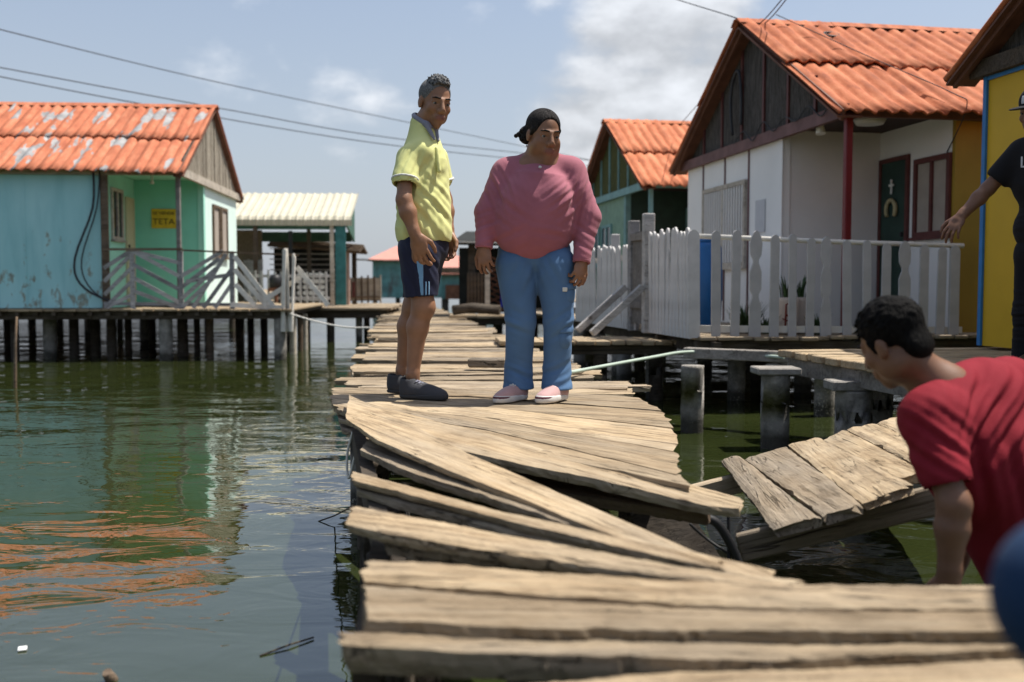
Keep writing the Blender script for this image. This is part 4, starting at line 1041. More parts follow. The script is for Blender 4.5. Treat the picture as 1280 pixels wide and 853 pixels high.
loose('plain board ahead of the split board, a bite out of its far edge', [(458, 698), (560, 702), (632, 709), (800, 720), (960, 727), (1310, 729)], [(455, 722), (700, 741), (960, 754), (1310, 757)], .612, .05, 69)
loose('sun-bleached board with a short dark crack, second from the camera', [(455, 729), (700, 748), (960, 761), (1310, 761)], [(453, 771), (700, 781), (960, 784), (1310, 785)], .600, .05, 70)
loose('thick dusty board nearest but one to the camera, left end blunt', [(429, 789), (700, 790), (960, 789), (1310, 789)], [(427, 804), (600, 813), (960, 824), (1310, 808)], .572, .055, 71)
loose('closest board, running out of the bottom edge of the photo', [(640, 856), (800, 840), (960, 831), (1320, 810)], [(560, 915), (960, 900), (1340, 880)], .55, .05, 72)
# crack mark pieces: a splinter and a green scrap
# near support frame
ns = thing('walkway_support', 'dark posts and stringer holding the near loose boards', 'support', (-.2, 2.0, .5), 0)
inv = Matrix.Translation((.2, -2.0, -.5))
for a_, e_ in (((-.265, 1.76, .49), (-.34, 2.6, .505)), ((-.34, 2.603, .505), (-.72, 4.6, .50)), ((.75, 1.1, .48), (.80, 2.1, .50))): b = MB(); b.bar(a_, e_, .05, .095); b.obj('stringer', 'dark_wood', ns).matrix_basis = inv
for i, (x, y, r, m) in enumerate(((-.20, 1.74, .06, 'dark_wood'), (-.13, 1.80, .05, 'dark_wood'), (-.27, 2.1, .06, 'dark_wood'), (-.21, 2.25, .045, 'brown_wood'), (-.34, 2.75, .07, 'dark_wood'), (-.44, 3.3, .07, 'dark_wood'), (-.42, 3.65, .04, 'grey_wood'), (-.60, 4.25, .07, 'dark_wood'), (.7, 1.5, .08, 'dark_wood'), (.62, 2.05, .07, 'dark_wood'), (.05, 2.0, .06, 'dark_wood'), (.25, 1.6, .06, 'dark_wood'))):
    pile('pile', x, y, .45, r, m, ns, 500 + i)
gp = thing('walkway_support', 'dark post and leaning board under the gap beside the fallen gangway', 'support', (.4, 3.7, .3), 0)
inv = Matrix.Translation((-.4, -3.7, -.3))
p = at(790, 640, 3.9); pile('pile', p.x, 3.9, .50, .055, 'dark_wood', gp, 520); p = at(694, 620, 4.5); pile('pile', p.x, 4.5, .5, .06, 'brown_wood', gp, 521); p = at(800, 640, 4.15); pile('pile', p.x + .06, 4.15, .5, .02, 'pale_wood', gp, 522)
b = MB(); b.bar(at(818, 632, 3.75), at(880, 730, 3.45), .20, .04, up=(0, -1, 0)); b.obj('board', 'dark_wood', gp).matrix_basis = inv
cable('torn_strap', 'torn black strap hanging in the gap by the fallen gangway', [at(862, 645, 3.3), at(893, 652, 3.3), at(912, 678, 3.3), at(924, 705, 3.3)], .016, 'black_rubber')
cable('thin_cord', 'thin black cord stretched slack across the gap', [at(862, 655, 3.35), at(885, 675, 3.35), at(920, 698, 3.3)], .005, 'black_rubber')
cable('thin_cord', 'thin black cord hanging straight down from the slanting board end', [at(910, 628, 3.35), at(911, 660, 3.33), at(911, 700, 3.3)], .006, 'black_rubber')
cable('wire_loop', 'loose wire loop hanging at the left edge below the couple', [at(441, 540, 4.55), at(434, 570, 4.55), at(436, 598, 4.5), at(446, 560, 4.5), at(449, 545, 4.5)], .006, 'rail_pale')
# wood block on the deck
p = atz(610, 458, .63); o = MB().box((0, 0, 0), (.27, .13, .065), Matrix.Rotation(R(-8), 3, 'Z'), .012).obj('wood_block', 'plank_old'); o.location = (p.x, p.y, .655); tag(o, 'short offcut of wood lying on the boardwalk between the couple', 'wood block')
# ================================================================== FALLEN GANGWAY
G0 = atz(1000, 620, .38)
fg = thing('fallen_gangway', 'tilted broken gangway section of six boards lying beside the crouching man', 'walkway', G0, 0)
zf = lambda px: .33 + (px - 902) * .00085
gz = lambda px, py: atz(px, py, zf(px))
quads = [((902, 575), (966, 661), (923, 569), (1026, 646)), ((931, 573), (1028, 645), (982, 557), (1077, 630)), ((985, 556), (1078, 629), (1024, 547), (1140, 605)), ((1026, 552), (1120, 598), (1056, 537), (1160, 590)), ((1058, 536), (1150, 583), (1095, 529), (1190, 570)), ((1097, 528), (1185, 566), (1130, 520), (1225, 556))]
for i, (a, b1, c, d) in enumerate(quads):
    # far = left long edge from the far end to the near end
    plank('plank', 'plank_old' if i in (0, 1) else 'plank_wood', fg, [gz(*d), gz((c[0] + d[0]) / 2 + 1, (c[1] + d[1]) / 2), gz(*c)], [gz(*b1), gz((a[0] + b1[0]) / 2, (a[1] + b1[1]) / 2), gz(*a)], .035, 80 + i, 1.5, 40)
def beam(name, px0, py0, px1, py1, dz0, dz1, w_, h_):
    a, e = atz(px0, py0, zf(px0) + dz0), atz(px1, py1, zf(px1) + dz1)
    b = MB(); b.bar(a - Vector((0, 0, h_ / 2)), e - Vector((0, 0, h_ / 2)), w_, h_, bev=.006)
    vs = b.v; return frame_obj(name, 'plank_old', fg, vs, b.f, e - a)
beam('stringer', 924, 668, 1190, 602, -.045, -.045, .045, .10)
beam('stringer', 866, 607, 1130, 538, -.05, -.045, .05, .09)
# ================================================================== STICKS AND LITTER ON THE WATER
def stick(lab, pts, r, mat='brown_wood', name='stick'):
    b = MB(); b.tube(pts, r, 7); o = b.obj(name, mat); return tag(o, lab, 'stick', 'sticks in the water')
p = atz(19, 485, .07); stick('thin upright stick standing in the water at the far left', [p - Vector((0, 0, .5)), p, p + Vector((.015, 0, .5)), at(21, 396, p.y)], [.018, .018, .015, .012])
p = atz(140, 850, .07); stick('stubby stick end poking out of the water at the bottom left', [p + Vector((.03, .1, -.2)), p, p + Vector((-.006, -.02, .03))], [.02, .018, .014])
stick('thin dark twig floating beside the near boards', [atz(325, 820, .072), atz(362, 806, .078), atz(392, 797, .075)], .003, 'dark_wood')
stick('bent twig sloping from the water to the boardwalk edge', [atz(398, 652, .07), atz(418, 645, .10), at(441, 633, 2.75)], .0035, 'dark_wood')
p = atz(28, 811, .074); o = MB().box((0, 0, 0), (.026, .034, .006), Matrix.Rotation(.4, 3, 'Z'), .003).obj('paper_scrap', 'white_litter'); o.location = p; tag(o, 'scrap of white litter floating at the lower left', 'litter')
# ================================================================== PEOPLE: smooth blended volumes turned into one surface
class Sdf:
    def __init__(s): s.p = []
    def rc(s, a, b, ra, rb, k=.02, op='u'): s.p.append(('rc', np.array(a, float), np.array(b, float), ra, rb, k, op)); return s
    def el(s, c, r, rot=None, k=.02, op='u'):
        rm = np.eye(3) if rot is None else np.array([list(x) for x in rot], float)
        s.p.append(('el', np.array(c, float), np.array(r, float), rm, None, k, op)); return s
    def plane(s, p, n, op='i', k=.004):   # keep the side the normal points away from
        n = np.array(n, float); n /= np.linalg.norm(n); s.p.append(('pl', np.array(p, float), n, None, None, k, op)); return s
    def bounds(s):
        lo = np.full(3, 1e9); hi = -lo
        for t, a, b, c, d, k, op in s.p:
            if op != 'u': continue
            if t == 'rc': l = np.minimum(a - c, b - d); h = np.maximum(a + c, b + d)
            elif t == 'el':
                e = np.sqrt(((c * b[None, :]) ** 2).sum(1)); l, h = a - e, a + e
            else: continue
            lo = np.minimum(lo, l); hi = np.maximum(hi, h)
        return lo, hi
    def mesh(s, h, clip=None):
        lo, hi = s.bounds(); lo -= .03; hi += .03
        n = np.ceil((hi - lo) / h).astype(int) + 1
        X = [lo[i] + h * np.arange(n[i]) for i in range(3)]
        Fd = np.full(n, .12, np.float32)
        for t, a, b, c, d, k, op in s.p:
            if t == 'pl':
                D = (X[0][:, None, None] - a[0]) * b[0] + (X[1][None, :, None] - a[1]) * b[1] + (X[2][None, None, :] - a[2]) * b[2]
                Fd = np.maximum(Fd, D.astype(np.float32)); continue
            if t == 'rc': l = np.minimum(a - c, b - d); u = np.maximum(a + c, b + d)
            else:
                e = np.sqrt(((c * b[None, :]) ** 2).sum(1)); l, u = a - e, a + e
            mg = .04 + k
            i0 = np.clip(np.floor((l - mg - lo) / h).astype(int), 0, n); i1 = np.clip(np.ceil((u + mg - lo) / h).astype(int) + 1, 0, n)
            if (i1 <= i0).any(): continue
            P = np.stack(np.meshgrid(X[0][i0[0]:i1[0]], X[1][i0[1]:i1[1]], X[2][i0[2]:i1[2]], indexing='ij'), -1)
            if t == 'rc':
                ab = b - a; tt = np.clip(((P - a) @ ab) / max(1e-9, ab @ ab), 0, 1)
                D = np.linalg.norm(P - a - tt[..., None] * ab, axis=-1) - (c + (d - c) * tt)
            else:
                q = (P - a) @ c; k0 = np.linalg.norm(q / b, axis=-1); k1 = np.linalg.norm(q / (b * b), axis=-1)
                D = k0 * (k0 - 1) / np.maximum(k1, 1e-6)
            D = D.astype(np.float32); S = Fd[i0[0]:i1[0], i0[1]:i1[1], i0[2]:i1[2]]
            if op == 'u':
                hh = np.maximum(k - np.abs(S - D), 0) / k; S[...] = np.minimum(S, D) - hh * hh * k * .25
            else:
                D = -D; hh = np.maximum(k - np.abs(S - D), 0) / k; S[...] = np.maximum(S, D) + hh * hh * k * .25
        return nets(Fd, lo, h)
def nets(Fd, lo, h):
    Fd[0] = Fd[-1] = .1; Fd[:, 0] = Fd[:, -1] = .1; Fd[:, :, 0] = Fd[:, :, -1] = .1
    ins = Fd < 0; n = Fd.shape
    cnt = np.zeros(tuple(x - 1 for x in n), np.int8)
    for a in (0, 1):
        for b in (0, 1):
            for c in (0, 1): cnt += ins[a:n[0] - 1 + a, b:n[1] - 1 + b, c:n[2] - 1 + c]
    act = (cnt > 0) & (cnt < 8); idx = np.argwhere(act)
    pos = np.zeros((len(idx), 3)); w = np.zeros(len(idx))
    cor = [(a, b, c) for a in (0, 1) for b in (0, 1) for c in (0, 1)]
    val = {c: Fd[idx[:, 0] + c[0], idx[:, 1] + c[1], idx[:, 2] + c[2]] for c in cor}
    for c in cor:
        for ax in range(3):
            if c[ax]: continue
            e = list(c); e[ax] = 1; e = tuple(e); va, vb = val[c], val[e]; m = (va < 0) != (vb < 0)
            t = np.where(m, va / np.where(m, va - vb, 1), 0)
            for i in range(3): pos[:, i] += np.where(m, c[i] + (t if i == ax else 0), 0)
            w += m
    pos = (idx + pos / w[:, None]) * h + lo
    im = np.full(act.shape, -1, np.int64); im[act] = np.arange(len(idx))
    quads = []
    for ax in range(3):
        sl0 = [slice(None)] * 3; sl1 = [slice(None)] * 3; sl0[ax] = slice(0, -1); sl1[ax] = slice(1, None)
        A, B = ins[tuple(sl0)], ins[tuple(sl1)]; E = np.argwhere(A != B)
        o1, o2 = [(1, 2), (2, 0), (0, 1)][ax]
        E = E[(E[:, o1] > 0) & (E[:, o2] > 0) & (E[:, o1] < n[o1] - 1) & (E[:, o2] < n[o2] - 1)]
        fl = A[E[:, 0], E[:, 1], E[:, 2]]
        def g(d1, d2):
            q = E.copy(); q[:, o1] -= d1; q[:, o2] -= d2; return im[q[:, 0], q[:, 1], q[:, 2]]
        q = np.stack([g(1, 1), g(0, 1), g(0, 0), g(1, 0)], 1)
        q[~fl] = q[~fl][:, ::-1]; quads.append(q)
    return pos, np.concatenate(quads)
def normals(V, Q):
    nn = np.cross(V[Q[:, 2]] - V[Q[:, 0]], V[Q[:, 3]] - V[Q[:, 1]]); N = np.zeros_like(V)
    for i in range(4): np.add.at(N, Q[:, i], nn)
    return N / np.maximum(1e-12, np.linalg.norm(N, axis=1))[:, None]
def relax(V, Q, it=2, f=.5):
    for _ in range(it):
        S = np.zeros_like(V); C = np.zeros(len(V))
        for i in range(4):
            np.add.at(S, Q[:, i], V[Q[:, (i + 1) % 4]]); np.add.at(C, Q[:, i], 1)
            np.add.at(S, Q[:, i], V[Q[:, (i + 3) % 4]]); np.add.at(C, Q[:, i], 1)
        V = V + f * (S / np.maximum(C, 1)[:, None] - V)
    return V
def folds(V, seed, dirs):
    """Cloth wrinkles: each entry (centre, direction across the folds, wavelength, height, reach)."""
    r = np.random.RandomState(seed); d = np.zeros(len(V))
    warp = np.sin(V @ np.array([9., 5., 7.]) + seed) + np.sin(V @ np.array([-6., 8., 11.]) + 2 * seed)
    for c, dr, wl, amp, reach in dirs:
        dr = np.array(dr, float); dr /= np.linalg.norm(dr); q = V - np.array(c); fall = np.exp(-(q ** 2).sum(1) / reach ** 2)
        ph = (q @ dr) / wl * 2 * np.pi + warp * 1.1 + r.uniform(0, 6)
        sft = np.sin(ph) * .6 + .4 * np.sin(ph * 1.83 + 1.3)
        d += amp * fall * sft
    return d
def emit(name, mat, parent, sd, h, fold=None, seed=1, smooth=2, tint=None):
    V, Q = sd.mesh(h)
    V = relax(V, Q, smooth)
    if fold: V = V + normals(V, Q) * folds(V, seed, fold)[:, None]
    loc = np.array(parent.location if parent else (0, 0, 0)); V = V - loc
    me = bpy.data.meshes.new(name); nv, nq = len(V), len(Q)
    me.vertices.add(nv); me.vertices.foreach_set('co', V.astype(np.float32).ravel())
    me.loops.add(nq * 4); me.loops.foreach_set('vertex_index', Q.astype(np.int32).ravel())
    me.polygons.add(nq); me.polygons.foreach_set('loop_start', np.arange(0, nq * 4, 4, dtype=np.int32))
    me.update(calc_edges=True); me.polygons.foreach_set('use_smooth', np.ones(nq, bool)); me.validate()
    me.materials.append(M[mat])
    if tint is not None:
        W = V + loc; c = np.zeros(nv)
        for p, rr in tint: c = np.maximum(c, np.clip(1.6 - np.linalg.norm((W - np.array(p)) / np.array(rr), axis=1), 0, .6) / .6)
        at_ = me.attributes.new('tint', 'FLOAT', 'POINT'); at_.data.foreach_set('value', c.astype(np.float32))
    o = bpy.data.objects.new(name, me); COL.objects.link(o)
    if parent: o.parent = parent
    return o
def skin(key, c, lip):
    t = NT(key); v = t.coord(); n = t.noise(v, 18, 4); 
    col = t.ramp(n, [(.3, tuple(x * .86 for x in c)), (.7, tuple(x * 1.1 for x in c))])
    a = t.add('ShaderNodeAttribute'); a.attribute_name = 'tint'; col = t.mix(a.outputs['Fac'], col, lip)
    t.color(col); t.bump(t.noise(v, 160, 3), .12, .003)
    t.b.inputs['Subsurface Weight'].default_value = .06; t.b.inputs['Subsurface Radius'].default_value = (.01, .004, .002)
    M[key] = t.fin(.5, .4)
skin('skin_man', (.28, .142, .080), (.23, .098, .07)); skin('skin_woman', (.245, .120, .067), (.215, .085, .065)); skin('skin_dark', (.172, .082, .045), (.16, .07, .05))
def cloth(key, c, rough=.85, var=.1, weave=260, sheen=.3):
    t = NT(key); v = t.coord(); n = t.noise(v, 5, 5)
    t.color(t.ramp(n, [(.3, tuple(x * (1 - var) for x in c)), (.7, tuple(x * (1 + var) for x in c))]))
    t.bump(t.math('ADD', t.noise(v, weave, 2), t.math('MULTIPLY', t.noise(v, 26, 4), 1.6)), .25, .004)
    t.b.inputs['Sheen Weight'].default_value = sheen if max(c) > .15 else 0.02; M[key] = t.fin(rough, .15)
cloth('polo_yellow', (.66, .66, .27), sheen=.1); cloth('polo_collar', (.22, .22, .27)); cloth('polo_edge', (.6, .6, .55)); cloth('shorts_navy', (.018, .020, .042), .6); cloth('stripe_blue', (.16, .32, .5), .6)
cloth('sweater_pink', (.34, .118, .15), sheen=.12); cloth('jeans_blue', (.082, .16, .29), var=.1, sheen=.05); cloth('jeans_dark', (.014, .036, .085)); cloth('tee_red', (.20, .013, .022), sheen=.0); cloth('tee_black', (.012, .012, .014)); cloth('trousers_black', (.011, .011, .013))
cloth('shoe_grey', (.055, .055, .06), .8); cloth('shoe_pink', (.45, .27, .26), .6); plain('sole_dark', (.04, .04, .042), .7); plain('sole_white', (.62, .60, .57), .6); plain('shoe_brown', (.12, .07, .04), .6); cloth('shoe_wine', (.10, .03, .045), .6)
plain('eye_white', (.30, .27, .24), .25, .5, .03, bump=0); plain('eye_dark', (.015, .010, .008), .2, .5, .1, bump=0); plain('brow_black', (.012, .010, .009), .9); plain('silver', (.5, .5, .5), .3)
def hairm(key, a, bcol, scale=(90, 90, 30)):
    t = NT(key); v = t.coord(scale); n = t.noise(v, 1.5, 4, .6)
    t.color(t.ramp(n, [(.35, a), (.65, bcol)])); t.bump(n, .8, .008); M[key] = t.fin(.7, .06)
hairm('hair_black', (.0025, .0022, .0022), (.010, .009, .008)); hairm('hair_grey', (.018, .017, .017), (.20, .20, .20), (45, 45, 45)); hairm('hair_side', (.07, .068, .066), (.24, .235, .23), (120, 120, 120))

hairm('hair_swept', (.003, .0028, .0028), (.045, .04, .038), (150, 16, 90))  # paler streaks paint strand highlights into the hair colour
def basis(f, up=(0, 0, 1)):
    """Columns: right-hand side axis, forward, up for a head or body facing f."""
    f = Vector(f).normalized(); u = Vector(up); u = (u - f * u.dot(f)).normalized(); s_ = f.cross(u)
    return Matrix((s_, f, u)).transposed()
def head(P, sd, c, f, up, H, neck_to, skin_h, hair, tint, man=True, eyes=True, neck_r=.055):
    """Adds head prims to the skin volume; returns the frame. H = chin to crown; forward is local +y."""
    B = basis(f, up); s = H / .235; c = Vector(c)
    g = lambda x, y, z: tuple(c + B @ Vector((x * s, y * s, z * s)))
    el = lambda x, y, z, rx, ry, rz, k=.015, op='u': sd.el(g(x, y, z), (rx * s, ry * s, rz * s), B, k, op)
    rc = lambda a, b_, ra, rb_, k=.01, op='u': sd.rc(g(*a), g(*b_), ra * s, rb_ * s, k, op)
    el(0, -.012, .038, .073, .093, .078); el(0, .026, -.02, .060, .064, .088, .02); el(0, .03, -.074, .046 if man else .050, .050, .040, .02)
    rc((0, .070, -.098), (0, .068, -.104), .020, .018, .02)
    for q in (-1, 1):
        el(q * .040, .060, -.025, .022, .022, .022, .02); el(q * .050, .010, -.062, .018, .035, .034, .025)
        rc((q * .012, .084, .021), (q * .042, .072, .023), .008, .007, .014)
        el(q * .032, .099, .000, .016, .015, .011, .016, 's')
        rc((q * .014, .098, -.035), (q * .012, .099, -.035), .0105, .010, .008)
        el(q * .074, -.004, -.006, .010, .019, .028, .008); rc((q * .077, .004, -.028), (q * .076, .002, -.022), .008, .008, .006)
        # eyelids
        rc((q * .018, .082, .0098), (q * .046, .074, .0078), .0072, .0062, .005); rc((q * .019, .081, -.0078), (q * .044, .074, -.0078), .0062, .0055, .005)
    rc((0, .086, .016), (0, .107, -.026), .0085, .0130, .012)
    el(0, .078, -.066, .030, .022, .022, .015)
    rc((-.019, .0915, -.060), (.019, .0915, -.060), .0046, .0046, .007); rc((-.016, .0915, -.0705), (.016, .0915, -.0705), .0056, .0056, .007)
    rc((-.026, .092, -.0655), (.026, .092, -.0655), .0026, .0026, .003, 's')
    sd.rc(g(0, -.022, -.06), neck_to, neck_r * s, neck_r * s * 1.08, .03)
    tint += [(g(0, .096, -.0655), (.021 * s, .021 * s, .011 * s))]
    if eyes:
        for q in (-1, 1):
            e = Sdf().el(g(q * .032, .0725, .001), (.0122 * s,) * 3, B); o = emit('eye', 'eye_white', P, e, .0022 * s, smooth=0)
            e2 = Sdf().el(g(q * .0325, .0815, .001), (.0068 * s, .0045 * s, .0068 * s), B); emit('iris', 'eye_dark', o, e2, .0015 * s, smooth=0).location = -P.location * 0
            o2 = o.children[0]; o2.matrix_parent_inverse.identity(); 
            V = np.array([v.co[:] for v in o2.data.vertices]); V -= np.array(P.location); o2.data.vertices.foreach_set('co', V.astype(np.float32).ravel())
            bsd = Sdf().rc(g(q * .015, .0930, .0262), g(q * .034, .0895, .0288), .0040 * s, .0042 * s, .004).rc(g(q * .034, .0895, .0288), g(q * .051, .0765, .0250), .0042 * s, .0026 * s, .004)
            emit('eyebrow', 'brow_black', P, bsd, .0025 * s)
    return g, B, s
def hand(sd, wr, X, Z, side, s, curl=(.35, .5, .4), spread=1.0, thumb=.5, tip=None):
    """Palm, four bent fingers and a thumb rooted at the wrist. X towards the fingers, Z out of the back of the hand, side +-1 puts the thumb."""
    X = Vector(X).normalized(); Z = Vector(Z); Z = (Z - X * Z.dot(X)).normalized(); Y = Z.cross(X) * side; wr = Vector(wr)
    g = lambda x, y, z: wr + X * x * s + Y * y * s + Z * z * s
    rotm = Matrix((X, Y, Z)).transposed()
    sd.el(g(.05, .002, 0), (.052 * s, .041 * s, .0155 * s), rotm, .012); sd.rc(g(-.02, 0, 0), g(.03, .006, 0), .024 * s, .022 * s, .02)
    for i, (y0, L) in enumerate(((.031, .074), (.0105, .083), (-.0105, .077), (-.030, .060))):
        p = g(.088 - (.006 if i in (0, 3) else 0) - (.006 if i == 3 else 0), y0, 0); a = 0; r = .0096 - .0008 * (i == 3)
        yaw = (1.5 - i) * .085 * spread
        cum = 0
        for j, (fr, cu) in enumerate(zip((.45, .30, .25), curl)):
            cum += cu * (1 + .12 * i)
            d = (X * math.cos(cum) - Z * math.sin(cum)); d = (d + Y * yaw * (1 - .3 * j)).normalized(); q = p + d * L * fr * s
            sd.rc(p, q, r * s, (r - .0009) * s, .003); p = q; r -= .0009
    t0 = g(.018, .026, -.004); t1 = g(.052, .050 + .012 * thumb, -.012 - .012 * (1 - thumb)); t2 = g(.080, .052 + .02 * thumb, -.018 - .016 * (1 - thumb)); t3 = g(.102, .050 + .02 * thumb, -.026 - .016 * (1 - thumb))
    sd.rc(t0, t1, .0145 * s, .0115 * s, .01); sd.rc(t1, t2, .0112 * s, .0098 * s, .003); sd.rc(t2, t3, .0098 * s, .008 * s, .003)
def shoe(P, heel, toe, L, up_mat, sole_mat, zg, chunky=1.0, laces=True, extra=None, panel=None):
    """heel and toe are ground points; builds upper, sole and laces."""
    heel = Vector((heel[0], heel[1], zg)); d = Vector((toe[0] - heel[0], toe[1] - heel[1], 0)).normalized(); sx = Vector((-d.y, d.x, 0)); Bm = Matrix((d, sx, Vector((0, 0, 1)))).transposed(); k_ = L / .28
    g = lambda x, y, z: tuple(heel + (d * x + sx * y) * k_ + Vector((0, 0, z * k_)))
    u = Sdf().el(g(.21, .0, .026), (.072 * k_, .048 * k_, .038 * k_), Bm, .03).el(g(.12, 0, .04), (.09 * k_, .042 * k_, .046 * k_), Bm, .04).el(g(.05, 0, .04), (.055 * k_, .038 * k_, .055 * k_), Bm, .03).rc(g(.045, 0, .05), g(.04, 0, .088), .040 * k_, .043 * k_, .03)
    u.rc(g(.045, 0, .075), g(.04, 0, .16), .034 * k_, .037 * k_, .006, 's'); u.plane(g(0, 0, .014), (0, 0, -1))
    o = emit('shoe', up_mat, P, u, .004)
    so = Sdf().el(g(.205, 0, .02), (.080 * k_, .052 * k_, .05 * k_), Bm, .03).el(g(.12, 0, .02), (.09 * k_, .043 * k_, .05 * k_), Bm, .04).el(g(.052, 0, .02), (.062 * k_, .044 * k_, .05 * k_), Bm, .03)
    so.plane(g(0, 0, .002), (0, 0, -1)).plane(g(.14, 0, .026 * chunky), (tuple(-d * .06 + Vector((0, 0, 1)))))
    def child(ob):
        ob.parent = o; ob.matrix_parent_inverse.identity(); return ob
    child(emit('sole', sole_mat, P, so, .004))
    if panel:
        for (x0, x1, z1) in ((.215, .30, .038), (.02, .07, .060)):
            pn = Sdf().el(g(.21, .0, .026), (.0745 * k_, .0505 * k_, .0405 * k_), Bm, .03).el(g(.12, 0, .04), (.09 * k_, .042 * k_, .046 * k_), Bm, .04).el(g(.05, 0, .04), (.0575 * k_, .0405 * k_, .0575 * k_), Bm, .03)
            pn.plane(g(x0, 0, 0), tuple(-d)).plane(g(x1, 0, 0), tuple(d)).plane(g(0, 0, z1), (0, 0, 1)).plane(g(0, 0, .02), (0, 0, -1)); child(emit('shoe_panel', panel, P, pn, .0038))
    if laces:
        la = Sdf()
        for i in range(5):
            x = .100 + i * .017; z = .0985 - i * .0072
            la.rc(g(x, -.02, z - .006), g(x + .004, .02, z - .006), .0042, .0042, .003); la.rc(g(x, 0, z - .002), g(x, .001, z - .002), .006, .006, .003)
        child(emit('laces', extra or 'black_rubber', P, la, .0028))
    return o
J = lambda px, py, Y: Vector(at(px, py, Y))

# ---------------------------------------------------------------- man in the yellow polo
def man_yellow():
    Y = 5.35; base = atz(518, 490, .6)
    P = thing('person', 'thin grey-haired man in yellow polo and navy shorts, standing on the boardwalk', 'person', (base.x, base.y, .6))
    f = Vector((.86, -.51, 0)); rt = Vector((f.y, -f.x, 0))
    B = basis(f); S = Sdf(); tint = []
    sr, sl = J(508, 193, Y - .13), J(546, 194, Y + .15)
    er, wr = J(505, 250, Y - .20), J(519, 294, Y - .21)
    el_, wl = J(556, 250, Y + .20), J(561, 292, Y + .14)
    nb = J(529, 158, Y)
    # skin
    hc = J(543, 128.5, Y - .02)
    g, HB, s = head(P, S, hc, Vector((.48, -.84, -.24)), (.08, -.02, 1), .252, tuple(nb), .004, None, tint, neck_r=.050)
    S.rc(nb + Vector((0, 0, .01)), J(529, 205, Y), .05, .08, .03)
    S.el(J(529, 230, Y), (.12, .08, .17), B, .05); S.el(J(530, 285, Y), (.13, .095, .12), B, .05)
    for sh_, e, w_ in ((sr, er, wr), (sl, el_, wl)):
        S.rc(sh_ + Vector((0, 0, -.03)), e, .040, .039, .03); S.rc(e, e.lerp(w_, .35), .040, .043, .02); S.rc(e.lerp(w_, .35), w_, .043, .026, .02)
    hand(S, wr, J(529, 325, Y - .20) - wr, Vector((-.25, -.95, .1)), 1, 1.12, (.22, .45, .4), thumb=.35)
    hand(S, wl, J(562, 320, Y + .12) - wl, Vector((.5, .8, 0)), -1, 1.1, (.3, .5, .4))
    hr, kr, ar = J(522, 318, Y - .09), J(529, 384, Y - .10), J(516, 468, Y - .10)
    hl_, kl, al = J(530, 318, Y + .09), J(517, 384, Y + .12), J(503, 463, Y + .15)
    for h_, k_, a_ in ((hr, kr, ar), (hl_, kl, al)):
        S.rc(h_, k_, .085, .055, .04); S.el(tuple(k_ + f * .012), (.05, .05, .06), None, .03); cf = k_.lerp(a_, .30) - f * .016
        S.rc(k_ - f * .004, cf, .052, .055, .03); S.rc(cf, a_, .054, .033, .03); S.rc(a_, a_ - Vector((0, 0, .05)), .034, .036, .02)
        S.el(tuple(a_ + rt * .028 + Vector((0, 0, .0))), (.014, .014, .016), None, .01)
    emit('body', 'skin_man', P, S, .0042, tint=tint)
    # hair: grey top, close-cropped sides
    Hh = Sdf(); Hh.el(g(0, -.0125, .0405), (.0755 * s, .0955 * s, .0805 * s), HB); Hh.el(g(0, .085, -.005), (.066 * s, .082 * s, .088 * s), HB, .012, 's'); Hh.plane(g(0, 0, -.03), tuple(HB @ Vector((0, .25, -1))))
    for q in (-1, 1): Hh.el(g(q * .085, .004, -.014), (.018 * s, .024 * s, .034 * s), HB, .004, 's')
    emit('hair', 'hair_side', P, Hh, .004, smooth=2)
    H2 = Sdf(); H2.el(g(0, .012, .088), (.056 * s, .072 * s, .043 * s), HB); H2.plane(g(0, .055, .080), tuple(HB @ Vector((0, .8, -.6))))
    rr = random.Random(5)
    for i in range(190):
        a, q = rr.uniform(0, 6.28), math.sqrt(rr.uniform(.0, 1)); c0 = Vector((.050 * q * math.cos(a), .012 + .064 * q * math.sin(a), .086 + .041 * math.sqrt(max(0, 1 - q * q)))); d2 = Vector((rr.uniform(-.6, .6) + c0.x * 8, rr.uniform(-.3, .9), rr.uniform(.2, 1))).normalized() * rr.uniform(.009, .016); H2.rc(g(*c0), g(*(c0 + d2)), .0052 * s, .0028 * s, .004)
    H2.plane(g(0, .078, .085), tuple(HB @ Vector((0, 1, -.25))))
    emit('hair', 'hair_grey', P, H2, .0035, smooth=1)
    # polo
    T = Sdf()
    T.rc(J(527, 190, Y - .10), J(533, 190, Y + .10), .062, .062, .05); T.el(J(528, 214, Y), (.165, .118, .14), B, .05); T.el(J(530, 258, Y), (.165, .135, .20), B, .08); T.el(J(530, 292, Y), (.168, .140, .13), B, .06)
    T.rc(nb + Vector((0, 0, .008)), J(529, 200, Y), .070, .110, .06)
    T.rc(sr + Vector((.01, .02, -.015)), sr.lerp(er, .56), .064, .068, .03); T.rc(sl + Vector((0, 0, -.015)), sl.lerp(el_, .52), .062, .064, .03)
    T.plane(J(530, 303, Y), (.03, 0, -1)); T.plane(tuple(J(532, 152, Y)), tuple(Vector((0, 0, 1)) + f * .45))
    d = (er - sr).normalized(); q = sr.lerp(er, .50)
    T.rc(sr.lerp(er, .46), sr.lerp(er, .9), .054, .062, .004, 's')
    T.rc(nb + Vector((.012, -.008, .045)), nb + Vector((.035, -.022, .15)), .048, .07, .004, 's')
    emit('polo_shirt', 'polo_yellow', P, T, .0045, [(J(540, 270, Y - .1), (.75, 0, .65), .085, .007, .20), (J(515, 215, Y - .18), (.9, 0, -.45), .055, .006, .11), (J(535, 225, Y - .1), (.6, 0, -.8), .09, .005, .14), (J(520, 290, Y - .1), (1, .2, .12), .07, .006, .14), (J(505, 250, Y), (.2, .1, 1), .07, .005, .13)], 3)
